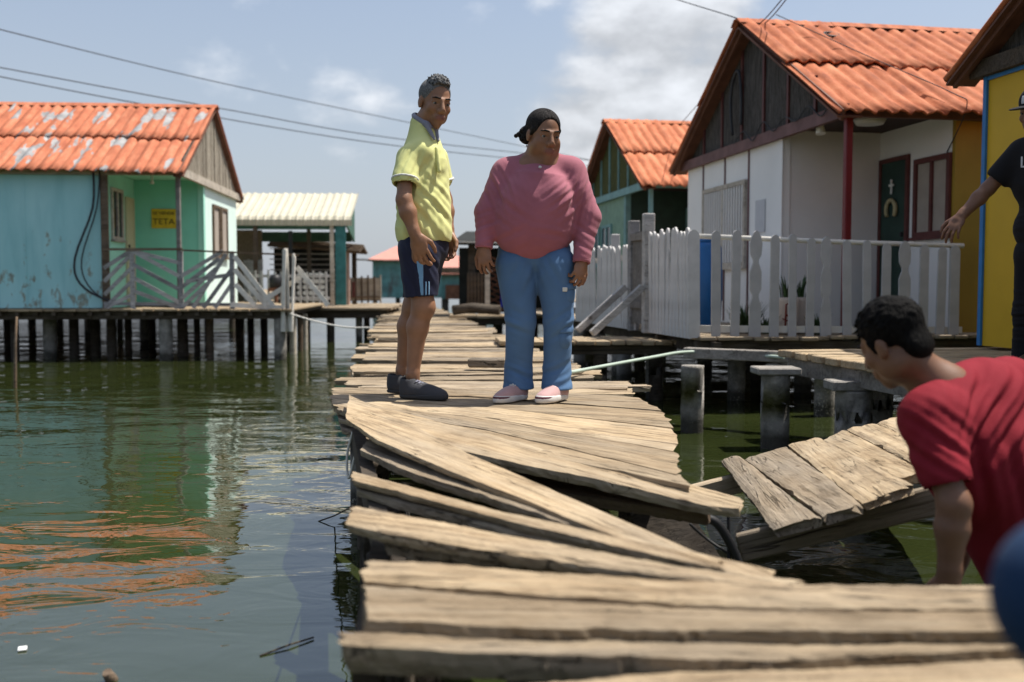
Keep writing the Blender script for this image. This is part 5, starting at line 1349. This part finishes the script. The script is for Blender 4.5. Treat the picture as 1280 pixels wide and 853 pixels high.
    for a_, e_ in ((sr, er), (sl, el_)):
        C = Sdf(); q0, q1 = a_.lerp(e_, .535), a_.lerp(e_, .585); dd = (e_ - a_).normalized()
        C.rc(a_.lerp(e_, .44), a_.lerp(e_, .66), .0712, .0735, .01); C.plane(tuple(q0), tuple(-dd)); C.plane(tuple(q1), tuple(dd)); C.rc(a_.lerp(e_, .35), a_.lerp(e_, .8), .056, .060, .003, 's')
        emit('sleeve_edge', 'polo_edge', P, C, .004)
    Cl = Sdf(); ax = (g(0, .0, -.08)); n0 = nb + Vector((0, 0, .005))
    BC = basis(f + Vector((0, 0, -.62))); q0 = J(532, 152, Y); Cl.el(tuple(q0), (.078, .084, .030), BC); Cl.el(tuple(q0), (.063, .069, .12), BC, .004, 's')
    Cl.rc(J(533, 156, Y - .075), J(543, 174, Y - .10), .015, .008, .02); Cl.rc(J(545, 165, Y - .03), J(548, 176, Y - .06), .013, .008, .02)
    emit('collar', 'polo_collar', P, Cl, .004)
    Pk = Sdf(); Pk.rc(J(545, 186, Y - .098), J(549, 214, Y - .110), .012, .012, .01); emit('placket', 'polo_yellow', P, Pk, .004)
    # shorts
    def shorts(e):
        T = Sdf(); T.el(J(530, 305, Y), (.155 + e, .12 + e, .12 + e), B, .06)
        T.rc(J(524, 318, Y - .08), J(526, 372, Y - .085), .104 + e, .094 + e, .05)
        if e == 0: T.rc(J(532, 318, Y + .08), J(524, 372, Y + .09), .104 + e, .096 + e, .05)
        T.plane(J(526, 371, Y), (.06, 0, -1)); T.plane(J(530, 292, Y), (0, 0, 1))
        T.rc(J(527, 355, Y - .085), J(529, 400, Y - .09), .078, .084, .004, 's')
        if e == 0: T.rc(J(522, 355, Y + .09), J(518, 400, Y + .11), .080, .086, .004, 's')
        return T
    T = shorts(0)
    sh_o = emit('shorts', 'shorts_navy', P, T, .0045, [(J(532, 340, Y - .15), (.85, 0, .5), .07, .006, .14), (J(515, 350, Y - .1), (1, 0, .2), .06, .005, .14)], 5)
    for a0, a1, c0, c1, y0, y1 in ((518.5, 526.5, 529.5, 530, 305, 369), (531.6, 531.8, 533.6, 533.8, 352, 369), (535.4, 535.6, 537.2, 537.4, 352, 369)):
        Q = shorts(.0035); za, zb = J(a0, y0, Y).z, J(a0, y1, Y).z
        for (u0, u1, sg_) in ((a0, a1, 1), (c0, c1, -1)):
            pa, pb = J(u0, 305, Y - .15), J(u1, 369, Y - .15); d_ = pb - pa; Q.plane(tuple(pa), tuple(Vector((d_.z, 0, -d_.x)) * sg_))
        Q.plane(J(525, y0, Y), (0, 0, 1)); Q.plane(J(525, y1, Y), (0, 0, -1)); Q.plane(J(525, y1, Y - .06), (0, 1, 0)); emit('side_stripe', 'stripe_blue', P, Q, .003)
    shoe(P, at(502, 494, Y - .10), at(559, 496, Y - .22), .275, 'shoe_grey', 'sole_dark', .606, extra='polo_collar')
    shoe(P, at(486, 488, Y + .15), at(540, 490, Y + .05), .275, 'shoe_grey', 'sole_dark', .606)
    return P
man_yellow()

# ---------------------------------------------------------------- woman in the pink sweater
def woman():
    Y = 5.2; base = atz(668, 500, .6)
    P = thing('person', 'stout dark-haired woman in dusty pink sweater and blue cargo jeans', 'person', (base.x, base.y, .6))
    f = Vector((.10, -.99, 0)); B = basis(f); S = Sdf(); tint = []
    nb = J(676, 200, Y - .005)
    hc = J(679, 169, Y - .05)
    g, HB, s = head(P, S, hc, Vector((.38, -.88, -.24)), (.04, -.02, 1), .252, tuple(nb), .004, None, tint, man=False, neck_r=.054)
    for q in (-1, 1): S.el(g(q * .038, .043, -.050), (.032 * s, .034 * s, .034 * s), HB, .025)
    S.el(g(0, .03, -.098), (.036 * s, .034 * s, .016 * s), HB, .025)
    S.el(J(674, 215, Y), (.16, .10, .10), B, .05); S.el(J(670, 270, Y), (.17, .12, .2), B, .05)
    sr, er, wr = J(633, 217, Y), J(609, 266, Y - .03), J(605, 308, Y - .07)
    sl, el_, wl = J(714, 216, Y), J(735, 272, Y - .02), J(727, 326, Y - .09)
    for a, b_, c in ((sr, er, wr), (sl, el_, wl)): S.rc(a, b_, .055, .045, .03); S.rc(b_, c, .044, .028, .03)
    hand(S, wr, J(607, 338, Y - .10) - wr, Vector((-.35, -.9, .2)), -1, 1.0, (.4, .6, .5), thumb=.3)
    hand(S, wl, J(722, 354, Y - .14) - wl, Vector((.55, -.8, .2)), 1, 1.0, (.55, .8, .6), thumb=.3)
    S.rc(J(655, 400, Y), J(648, 485, Y), .055, .045, .03); S.rc(J(697, 400, Y), J(696, 485, Y), .055, .045, .03); S.el(J(668, 312, Y), (.14, .10, .1), B, .04); S.rc(J(647, 325, Y), J(652, 400, Y), .07, .05, .02); S.rc(J(692, 325, Y), J(698, 400, Y), .07, .05, .02)
    emit('body', 'skin_woman', P, S, .0042, tint=tint)
    Hh = Sdf(); Hh.el(g(0, -.016, .043), (.080 * s, .100 * s, .082 * s), HB); Hh.el(g(0, .100, -.005), (.068 * s, .085 * s, .094 * s), HB, .012, 's'); Hh.rc(g(.006, .075, .098), g(.012, .0, .126), .004 * s, .002 * s, .012, 's'); Hh.plane(g(0, -.02, -.052), tuple(HB @ Vector((0, .5, -1))))
    Hh.el(g(.050, -.075, -.012), (.042 * s, .042 * s, .046 * s), HB, .01)
    for q in (-1, 1):
        Hh.el(g(q * .088, .012, -.012), (.020 * s, .028 * s, .034 * s), HB, .004, 's'); Hh.rc(g(q * .068, .03, .028), g(q * .072, .012, -.002), .010, .006, .01)
    rr = random.Random(2)
    for i in range(26): a = rr.uniform(0, 6.28); q = rr.uniform(0, .045); Hh.el(g(.055 + q * math.cos(a), -.075 + rr.uniform(-.03, .03), -.012 + q * math.sin(a)), (.011 * s,) * 3, HB, .004)
    emit('hair', 'hair_swept', P, Hh, .004)
    for q in (-1, 1): e = Sdf().el(g(q * .080, .004, -.058), (.006, .006, .008), HB, .003); emit('earring', 'silver', P, e, .003)
    pd_ = Sdf().el(J(675, 209, Y - .145), (.010, .004, .008), None); emit('pendant', 'silver', P, pd_, .003)
    T = Sdf()
    T.rc(J(644, 216, Y), J(706, 215, Y), .066, .066, .05); T.rc(nb + Vector((0, .01, -.008)), J(674, 222, Y), .078, .15, .05); T.rc(nb + Vector((-.03, .015, -.02)), sr, .062, .066, .05); T.rc(nb + Vector((.03, .015, -.02)), sl, .062, .066, .05); T.el(J(671, 246, Y), (.190, .140, .14), B, .06); T.el(J(652, 246, Y - .10), (.085, .075, .085), B, .06); T.el(J(693, 246, Y - .10), (.085, .075, .085), B, .06)
    T.el(J(667, 283, Y - .02), (.212, .165, .190), B, .08); T.el(J(668, 268, Y), (.205, .15, .16), B, .08)
    T.rc(sr, er, .076, .062, .035); T.rc(er, wr - Vector((0, 0, -.01)), .061, .046, .03); T.rc(sl, el_, .076, .064, .035); T.rc(el_, wl - Vector((0, 0, -.01)), .063, .046, .03)
    T.el(J(627, 236, Y), (.045, .08, .09), B, .05); T.el(J(718, 236, Y), (.045, .08, .09), B, .05)
    T.el(tuple(nb + Vector((.008, -.035, .062))), (.074, .085, .060), None, .012, 's')
    dr, dl = (wr - er).normalized(), (wl - el_).normalized(); T.plane(tuple(wr + dr * .012), tuple(dr)) if False else None
    T.rc(wr + dr * .0, wr + dr * .12, .036, .036, .004, 's'); T.rc(wl + dl * .0, wl + dl * .12, .036, .036, .004, 's')
    emit('sweater', 'sweater_pink', P, T, .0048, [(J(608, 285, Y - .05), (dr.x + .35, 0, dr.z), .062, .0048, .09), (J(731, 300, Y - .05), (dl.x - .4, 0, dl.z), .058, .0052, .10), (J(705, 250, Y - .12), (.6, 0, -.8), .06, .008, .09), (J(640, 262, Y - .12), (.5, 0, .85), .07, .006, .10), (J(690, 298, Y - .15), (.35, 0, 1), .085, .0045, .10), (J(640, 300, Y - .15), (-.4, 0, 1), .09, .004, .09), (J(622, 240, Y - .1), (.9, 0, .4), .05, .007, .10), (J(722, 245, Y - .1), (.9, 0, -.3), .05, .007, .11)], 4)
    for a, d_ in ((wr, dr), (wl, dl)):
        C = Sdf().rc(a - d_ * .045, a + d_ * .02, .0475, .0455, .01); C.plane(tuple(a + d_ * .012), tuple(d_)); C.plane(tuple(a - d_ * .045), tuple(-d_)); C.rc(a - d_ * .01, a + d_ * .1, .036, .037, .003, 's'); emit('cuff', 'sweater_pink', P, C, .0042)
    T = Sdf(); T.el(J(668, 314, Y + .03), (.192, .128, .13), B, .05)
    for hx, kx, ax, dy in ((646, 651, 648, 0.0), (693, 698, 696, -.02)):
        T.rc(J(hx, 332, Y + dy), J(kx, 402, Y + dy - .02), .112, .077, .018); T.rc(J(kx, 402, Y + dy - .02), J(ax, 462, Y + dy + .02), .077, .071, .02); T.rc(J(ax, 462, Y + dy + .02), J(ax, 488, Y + dy), .071, .084, .02)
    T.plane(J(668, 486, Y), (0, 0, -1))
    for ax, dy in ((648, 0), (696, -.02)): T.rc(J(ax, 480, Y + dy), J(ax, 510, Y + dy), .062, .066, .004, 's')
    jo = emit('cargo_jeans', 'jeans_blue', P, T, .0048, [(J(650, 472, Y - .05), (.35, 0, 1), .075, .009, .07), (J(698, 468, Y - .05), (-.45, 0, 1), .07, .009, .08), (J(640, 405, Y - .08), (.5, 0, 1), .09, .007, .08), (J(706, 410, Y - .08), (-.5, 0, 1), .08, .007, .09), (J(660, 345, Y - .12), (-.75, 0, .7), .09, .007, .09), (J(684, 340, Y - .1), (.8, 0, .6), .08, .006, .09), (J(672, 380, Y), (.9, 0, .3), .12, .005, .12)], 6)
    def patch(px0, py0, px1, py1, Yp, dy, name, mat='jeans_blue', dep=.02):
        a, b_ = J(px0, py0, Yp), J(px1, py1, Yp); c = (a + b_) / 2; Q = Sdf(); w_, h_ = abs(b_.x - a.x) / 2, abs(b_.z - a.z) / 2
        Q.rc(Vector((c.x, c.y, a.z - w_ * .2)), Vector((c.x, c.y, b_.z + w_ * .2)), w_ * 1.05, w_ * 1.05, .01); Q.plane((a.x, c.y, a.z), (0, 0, 1)); Q.plane((b_.x, c.y, b_.z), (0, 0, -1)); 
        return emit(name, mat, P, Q, .004)
    for (c, n_) in ((J(708, 368, Y - .045), .05), (J(703, 422, Y - .045), .045)):
        Q = Sdf(); Q.el(tuple(c), (.046, .065, .076), None); Q.plane(tuple(c + Vector((0, 0, .055))), (0, 0, 1)); Q.plane(tuple(c - Vector((0, 0, .055))), (0, 0, -1)); o = emit('cargo_pocket', 'jeans_blue', P, Q, .004)
        Q = Sdf(); Q.el(tuple(c + Vector((0, 0, .03))), (.051, .070, .077), None); Q.plane(tuple(c + Vector((0, 0, .058))), (0, 0, 1)); Q.plane(tuple(c + Vector((0, 0, .025))), (0, 0, -1)); emit('pocket_flap', 'jeans_blue', P, Q, .004)
    b = MB(); b.box(J(706, 362, Y - .116) - P.location, (.026, .012, .022), bev=.003); b.obj('pocket_label', 'polo_edge', P)
    shoe(P, at(655, 499, Y + .02), at(626, 502, Y - .17), .265, 'shoe_pink', 'sole_white', .604, 1.35, True, 'sole_white', 'shoe_wine')
    shoe(P, at(705, 499, Y + .02), at(677, 502, Y - .19), .27, 'shoe_pink', 'sole_white', .604, 1.35, True, 'sole_white', 'shoe_wine')
woman()

# ---------------------------------------------------------------- man in red bending into the water
def man_red():
    Y = 2.75; P = thing('person', 'man in dark red t-shirt seen from behind, bending down beside the broken gangway', 'person', (1.45, 2.75, 0))
    S = Sdf(); tint = []
    hc = J(1117, 428, Y + .02); f = Vector((-.50, .74, -.42)); up = Vector((-.33, .20, .9))
    nb = J(1180, 492, Y)
    g, HB, s = head(P, S, hc, f, up, .225, tuple(nb), .004, None, tint, eyes=True, neck_r=.056)
    pel = J(1330, 760, Y + .12); ch = J(1222, 560, Y + .05)
    ax = (nb - pel).normalized(); fwd = Vector((-.72, .45, 0)); fwd = (fwd - ax * fwd.dot(ax)).normalized(); BB = basis(fwd, ax)
    sl, el_, wl = J(1160, 525, Y - .14), J(1192, 630, Y - .22), J(1186, 724, Y - .22)
    sr, er, wr = J(1262, 480, Y + .28), J(1225, 590, Y + .42), J(1200, 700, Y + .40)
    S.rc(nb, ch, .08, .14, .05); S.el(tuple(ch), (.17, .11, .18), BB, .05); S.rc(ch, pel, .13, .13, .06)
    for a, b_, c in ((sl, el_, wl), (sr, er, wr)):
        S.rc(a, b_, .047, .037, .03); S.el(tuple(b_ + Vector((.004, -.004, 0))), (.036, .036, .042), None, .02); S.rc(b_, b_.lerp(c, .32), .037, .041, .02); S.rc(b_.lerp(c, .32), c, .041, .025, .02)
    hand(S, wl, Vector((-.1, .05, -1)), Vector((-.6, -.75, .1)), -1, 1.08, (.3, .5, .4)); hand(S, wr, Vector((-.2, .1, -1)), Vector((-.6, .75, .1)), 1, 1.08, (.3, .5, .4))
    for q, dy in ((0, -.08), (1, .1)):
        kn = Vector((pel.x - .12, pel.y + dy * 1.4 + .05, -.08)); an = Vector((pel.x + .02, pel.y + dy * 1.6 + .05, -.5)); S.rc(pel + Vector((0, dy, 0)), kn, .09, .06, .04); S.rc(kn, an, .055, .04, .03); S.rc(an, an + Vector((-.18, .08, -.03)), .042, .03, .02)
    emit('body', 'skin_dark', P, S, .0042, tint=tint)
    Hh = Sdf(); Hh.el(g(0, -.014, .046), (.081 * s, .101 * s, .086 * s), HB); Hh.plane(g(0, .055, .06), tuple(HB @ Vector((0, .85, -.52)))); Hh.plane(g(0, -.02, -.058), tuple(HB @ Vector((0, .40, -1))))
    Hh.el(g(0, -.07, -.03), (.058 * s, .035 * s, .05 * s), HB, .02)
    for q in (-1, 1): Hh.el(g(q * .088, .012, -.012), (.020 * s, .030 * s, .040 * s), HB, .004, 's'); Hh.rc(g(q * .071, .026, .02), g(q * .072, .02, -.012), .010, .005, .01)
    rr = random.Random(8)
    for i in range(220):
        a, ph = rr.uniform(0, 6.28), rr.uniform(.05, 1.6); d = Vector((math.cos(a) * math.sin(ph), math.sin(a) * math.sin(ph), math.cos(ph))); c0 = Vector((d.x * .080, -.014 + d.y * .100, .046 + d.z * .085)); d2 = (Vector((rr.uniform(-.3, .3), .6, -.25)) + d * .4) * .016; Hh.rc(g(*c0), g(*(c0 + d2)), .0042 * s, .0022 * s, .006)
    Hh.plane(g(0, .085, .05), tuple(HB @ Vector((0, 1, -.1))))
    emit('hair', 'hair_black', P, Hh, .0038, smooth=1)
    T = Sdf(); T.rc(J(1175, 520, Y - .08), J(1250, 487, Y + .22), .088, .088, .06); T.el(tuple(ch), (.205, .135, .18), BB, .08); T.rc(ch, pel, .158, .165, .08); T.rc(nb, ch, .075, .14, .05)
    T.el(J(1232, 490, Y + .08), (.10, .12, .085), None, .08)
    T.rc(sl + Vector((.012, .02, 0)), sl.lerp(el_, .66), .080, .066, .05); T.rc(sr, sr.lerp(er, .6), .082, .070, .06)
    T.rc(sl.lerp(el_, .56), sl.lerp(el_, 1.0), .052, .060, .004, 's'); d = (el_ - sl).normalized(); 
    T.rc(nb - ax * .0, nb + (hc - nb) * .9, .064, .075, .006, 's')
    T.plane(tuple(pel - ax * .02), tuple(-ax)) 
    emit('red_tshirt', 'tee_red', P, T, .0045, [(J(1240, 520, Y - .05), (.8, 0, -.55), .070, .011, .14), (J(1170, 560, Y - .2), (.5, 0, .9), .06, .007, .10), (J(1160, 545, Y - .15), (.9, 0, -.3), .07, .005, .09), (J(1255, 610, Y - .12), (.95, 0, .2), .09, .009, .16), (J(1225, 560, Y - .1), (.75, 0, -.6), .07, .008, .12), (J(1200, 500, Y), (.5, 0, -.8), .06, .004, .09)], 9)
    T = Sdf(); T.el(tuple(pel), (.17, .16, .14), BB, .05)
    for dy in (-.08, .1): T.rc(pel + Vector((0, dy, 0)), Vector((pel.x - .10, pel.y + dy * 1.4 + .05, -.02)), .12, .1, .05)
    emit('shorts', 'shorts_navy', P, T, .006)
man_red()

# ---------------------------------------------------------------- man in black at the photo's edge
def man_black():
    Y = 5.75; base = at(1312, 460, Y); P = thing('person', 'man in black t-shirt and cap at the photo edge, reaching for the picket fence', 'person', (base.x, Y, .73))
    S = Sdf(); tint = []; f = Vector((-.85, -.5, 0)); B = basis(f)
    nb = J(1302, 172, Y); hc = J(1296, 139, Y)
    g, HB, s = head(P, S, hc, Vector((-.80, -.5, -.22)), (0, 0, 1), .25, tuple(nb), .004, None, tint, neck_r=.055)
    S.el(J(1306, 225, Y), (.17, .11, .2), B, .05); S.el(J(1307, 300, Y), (.15, .11, .12), B, .05)
    sr, er, wr = J(1277, 192, Y + .12), J(1235, 236, Y + .20), J(1202, 270, Y + .16)
    sl, el_, wl = J(1339, 192, Y - .12), J(1349, 255, Y - .12), J(1334, 310, Y - .16)
    for a, b_, c in ((sr, er, wr), (sl, el_, wl)): S.rc(a, b_, .052, .041, .03); S.rc(b_, b_.lerp(c, .35), .041, .043, .02); S.rc(b_.lerp(c, .35), c, .042, .027, .02)
    hand(S, wr, J(1184, 297, Y + .12) - wr, Vector((-.55, -.6, .55)), -1, 1.12, (.15, .4, .35), spread=1.5, thumb=.9)
    hand(S, wl, Vector((0, -.2, -1)), Vector((.6, -.7, 0)), 1, 1.1)
    emit('body', 'skin_dark', P, S, .0045, tint=tint)
    C = Sdf(); C.el(g(0, -.010, .050), (.083 * s, .102 * s, .088 * s), HB); C.plane(g(0, 0, .030), tuple(HB @ Vector((0, .12, -1)))); emit('cap', 'tee_black', P, C, .004)
    C = Sdf(); C.el(g(0, .125, .036), (.066 * s, .080 * s, .009 * s), HB); emit('cap_brim', 'tee_black', P, C, .0035)
    b = MB(); o = None
    C = Sdf(); C.el(g(.0, -.010, .050), (.0845 * s, .1035 * s, .0895 * s), HB); C.plane(g(0, .06, 0), tuple(HB @ Vector((0, -1, 0)))); C.plane(g(0, 0, .052), tuple(HB @ Vector((0, 0, -1)))); C.plane(g(0, 0, .095), tuple(HB @ Vector((0, 0, 1)))); C.plane(g(.03, 0, 0), tuple(HB @ Vector((1, 0, 0)))); C.plane(g(-.03, 0, 0), tuple(HB @ Vector((-1, 0, 0)))); emit('cap_patch', 'paper', P, C, .003)
    T = Sdf(); T.rc(J(1286, 190, Y + .07), J(1327, 190, Y - .07), .078, .078, .05); T.el(J(1306, 225, Y), (.19, .128, .19), B, .07); T.el(J(1307, 285, Y), (.18, .14, .16), B, .07); T.rc(nb, J(1305, 200, Y), .065, .12, .05)
    T.rc(sr, sr.lerp(er, .62), .082, .074, .05); T.rc(sl, sl.lerp(el_, .5), .08, .075, .05); T.plane(J(1307, 312, Y), (0, 0, -1)); T.rc(sr.lerp(er, .5), sr.lerp(er, 1), .055, .062, .004, 's')
    emit('black_tshirt', 'tee_black', P, T, .005, [(J(1279, 230, Y - .1), (.8, 0, .5), .07, .006, .15), (J(1279, 285, Y - .1), (.6, 0, .8), .07, .006, .15)], 2)
    me = textmesh('Lev', .088, .001); me.materials.clear(); me.materials.append(M['paper']); o = bpy.data.objects.new('shirt_lettering', me); COL.objects.link(o); o.parent = P
    pc = J(1290, 203, Y - .19) - P.location; xv = Vector((.88, -.42, 0)).normalized(); nv = Vector((-.42, -.88, 0)).normalized(); o.matrix_basis = Matrix.Translation(pc) @ Matrix((xv, Vector((0, 0, 1)), nv)).transposed().to_4x4()
    T = Sdf(); T.el(J(1307, 312, Y), (.165, .13, .12), B, .05)
    T.rc(J(1293, 325, Y + .06), J(1286, 390, Y + .08), .105, .082, .05); T.rc(J(1286, 390, Y + .08), J(1280, 452, Y + .1), .08, .07, .04); T.rc(J(1319, 325, Y - .06), J(1321, 390, Y - .06), .105, .082, .05); T.rc(J(1321, 390, Y - .06), J(1321, 458, Y - .05), .08, .07, .04)
    T.plane(J(1299, 455, Y), (0, 0, -1)); emit('trousers', 'trousers_black', P, T, .005, [(J(1284, 400, Y), (0, 0, 1), .06, .006, .15)], 2)
    shoe(P, at(1300, 466, Y + .14), at(1276, 466, Y - .02), .27, 'shoe_brown', 'sole_dark', .728); shoe(P, at(1340, 466, Y), at(1322, 466, Y - .14), .27, 'shoe_brown', 'sole_dark', .728)
man_black()

# ---------------------------------------------------------------- kneeling person, knee only in the picture
def kneeler():
    P = thing('person', 'blurred knee in blue jeans at the lower right edge, right beside the camera', 'person', (.84, .66, .6))
    S = Sdf(); tint = []
    hip = Vector((.84, .72, .82)); kn = Vector((.466, .80, .945)); an = Vector((.66, .86, .67)); hip2 = Vector((.88, .54, .82)); kn2 = Vector((.60, .36, .68)); an2 = Vector((.98, .34, .65))
    ch = Vector((1.00, .58, 1.08)); nb = Vector((.96, .60, 1.27)); hc = Vector((.925, .64, 1.375))
    g, HB, s = head(P, S, hc, Vector((-.5, .85, -.2)), (0, 0, 1), .225, tuple(nb), .004, None, tint, eyes=False)
    S.rc(ch, (hip + hip2) / 2, .13, .12, .05); S.rc(nb, ch, .07, .13, .05)
    for a, b_, c, d in ((Vector((.91, .76, 1.20)), Vector((.86, .84, 1.06)), Vector((.72, .86, 1.0)), 1), (Vector((1.05, .44, 1.20)), Vector((1.08, .40, 1.0)), Vector((.94, .48, .90)), -1)):
        S.rc(a, b_, .05, .04, .03); S.rc(b_, c, .04, .028, .02); hand(S, c, Vector((-.8, .1, -.3)), Vector((-.2, .1, 1)), d, 1.0)
    emit('body', 'skin_dark', P, S, .006, tint=tint)
    T = Sdf(); T.rc(hip, kn, .090, .060, .05); T.rc(kn, an, .060, .05, .04); T.rc(hip2, kn2, .095, .068, .05); T.rc(kn2, an2, .066, .052, .04); T.el(tuple((hip + hip2) / 2), (.15, .15, .13), None, .05)
    emit('jeans', 'jeans_dark', P, T, .006)
    T = Sdf(); T.rc(ch, (hip + hip2) / 2, .16, .15, .06); T.rc(Vector((.92, .71, 1.19)), Vector((1.04, .48, 1.19)), .085, .085, .05); T.rc(Vector((.91, .76, 1.20)), Vector((.87, .83, 1.09)), .075, .07, .04); T.rc(Vector((1.05, .44, 1.20)), Vector((1.07, .41, 1.07)), .075, .07, .04)
    emit('tshirt', 'tee_black', P, T, .006)
    C = Sdf(); C.el(g(0, -.014, .046), (.08 * s, .1 * s, .085 * s), HB); C.plane(g(0, .05, .055), tuple(HB @ Vector((0, .8, -.6)))); emit('hair', 'hair_black', P, C, .006)
    shoe(P, (an.x + .03, an.y + .03), (an.x - .05, an.y + .25), .27, 'shoe_grey', 'sole_dark', .606, laces=False); shoe(P, (an2.x + .05, an2.y), (an2.x + .3, an2.y - .02), .27, 'shoe_grey', 'sole_dark', .606, laces=False)
kneeler()
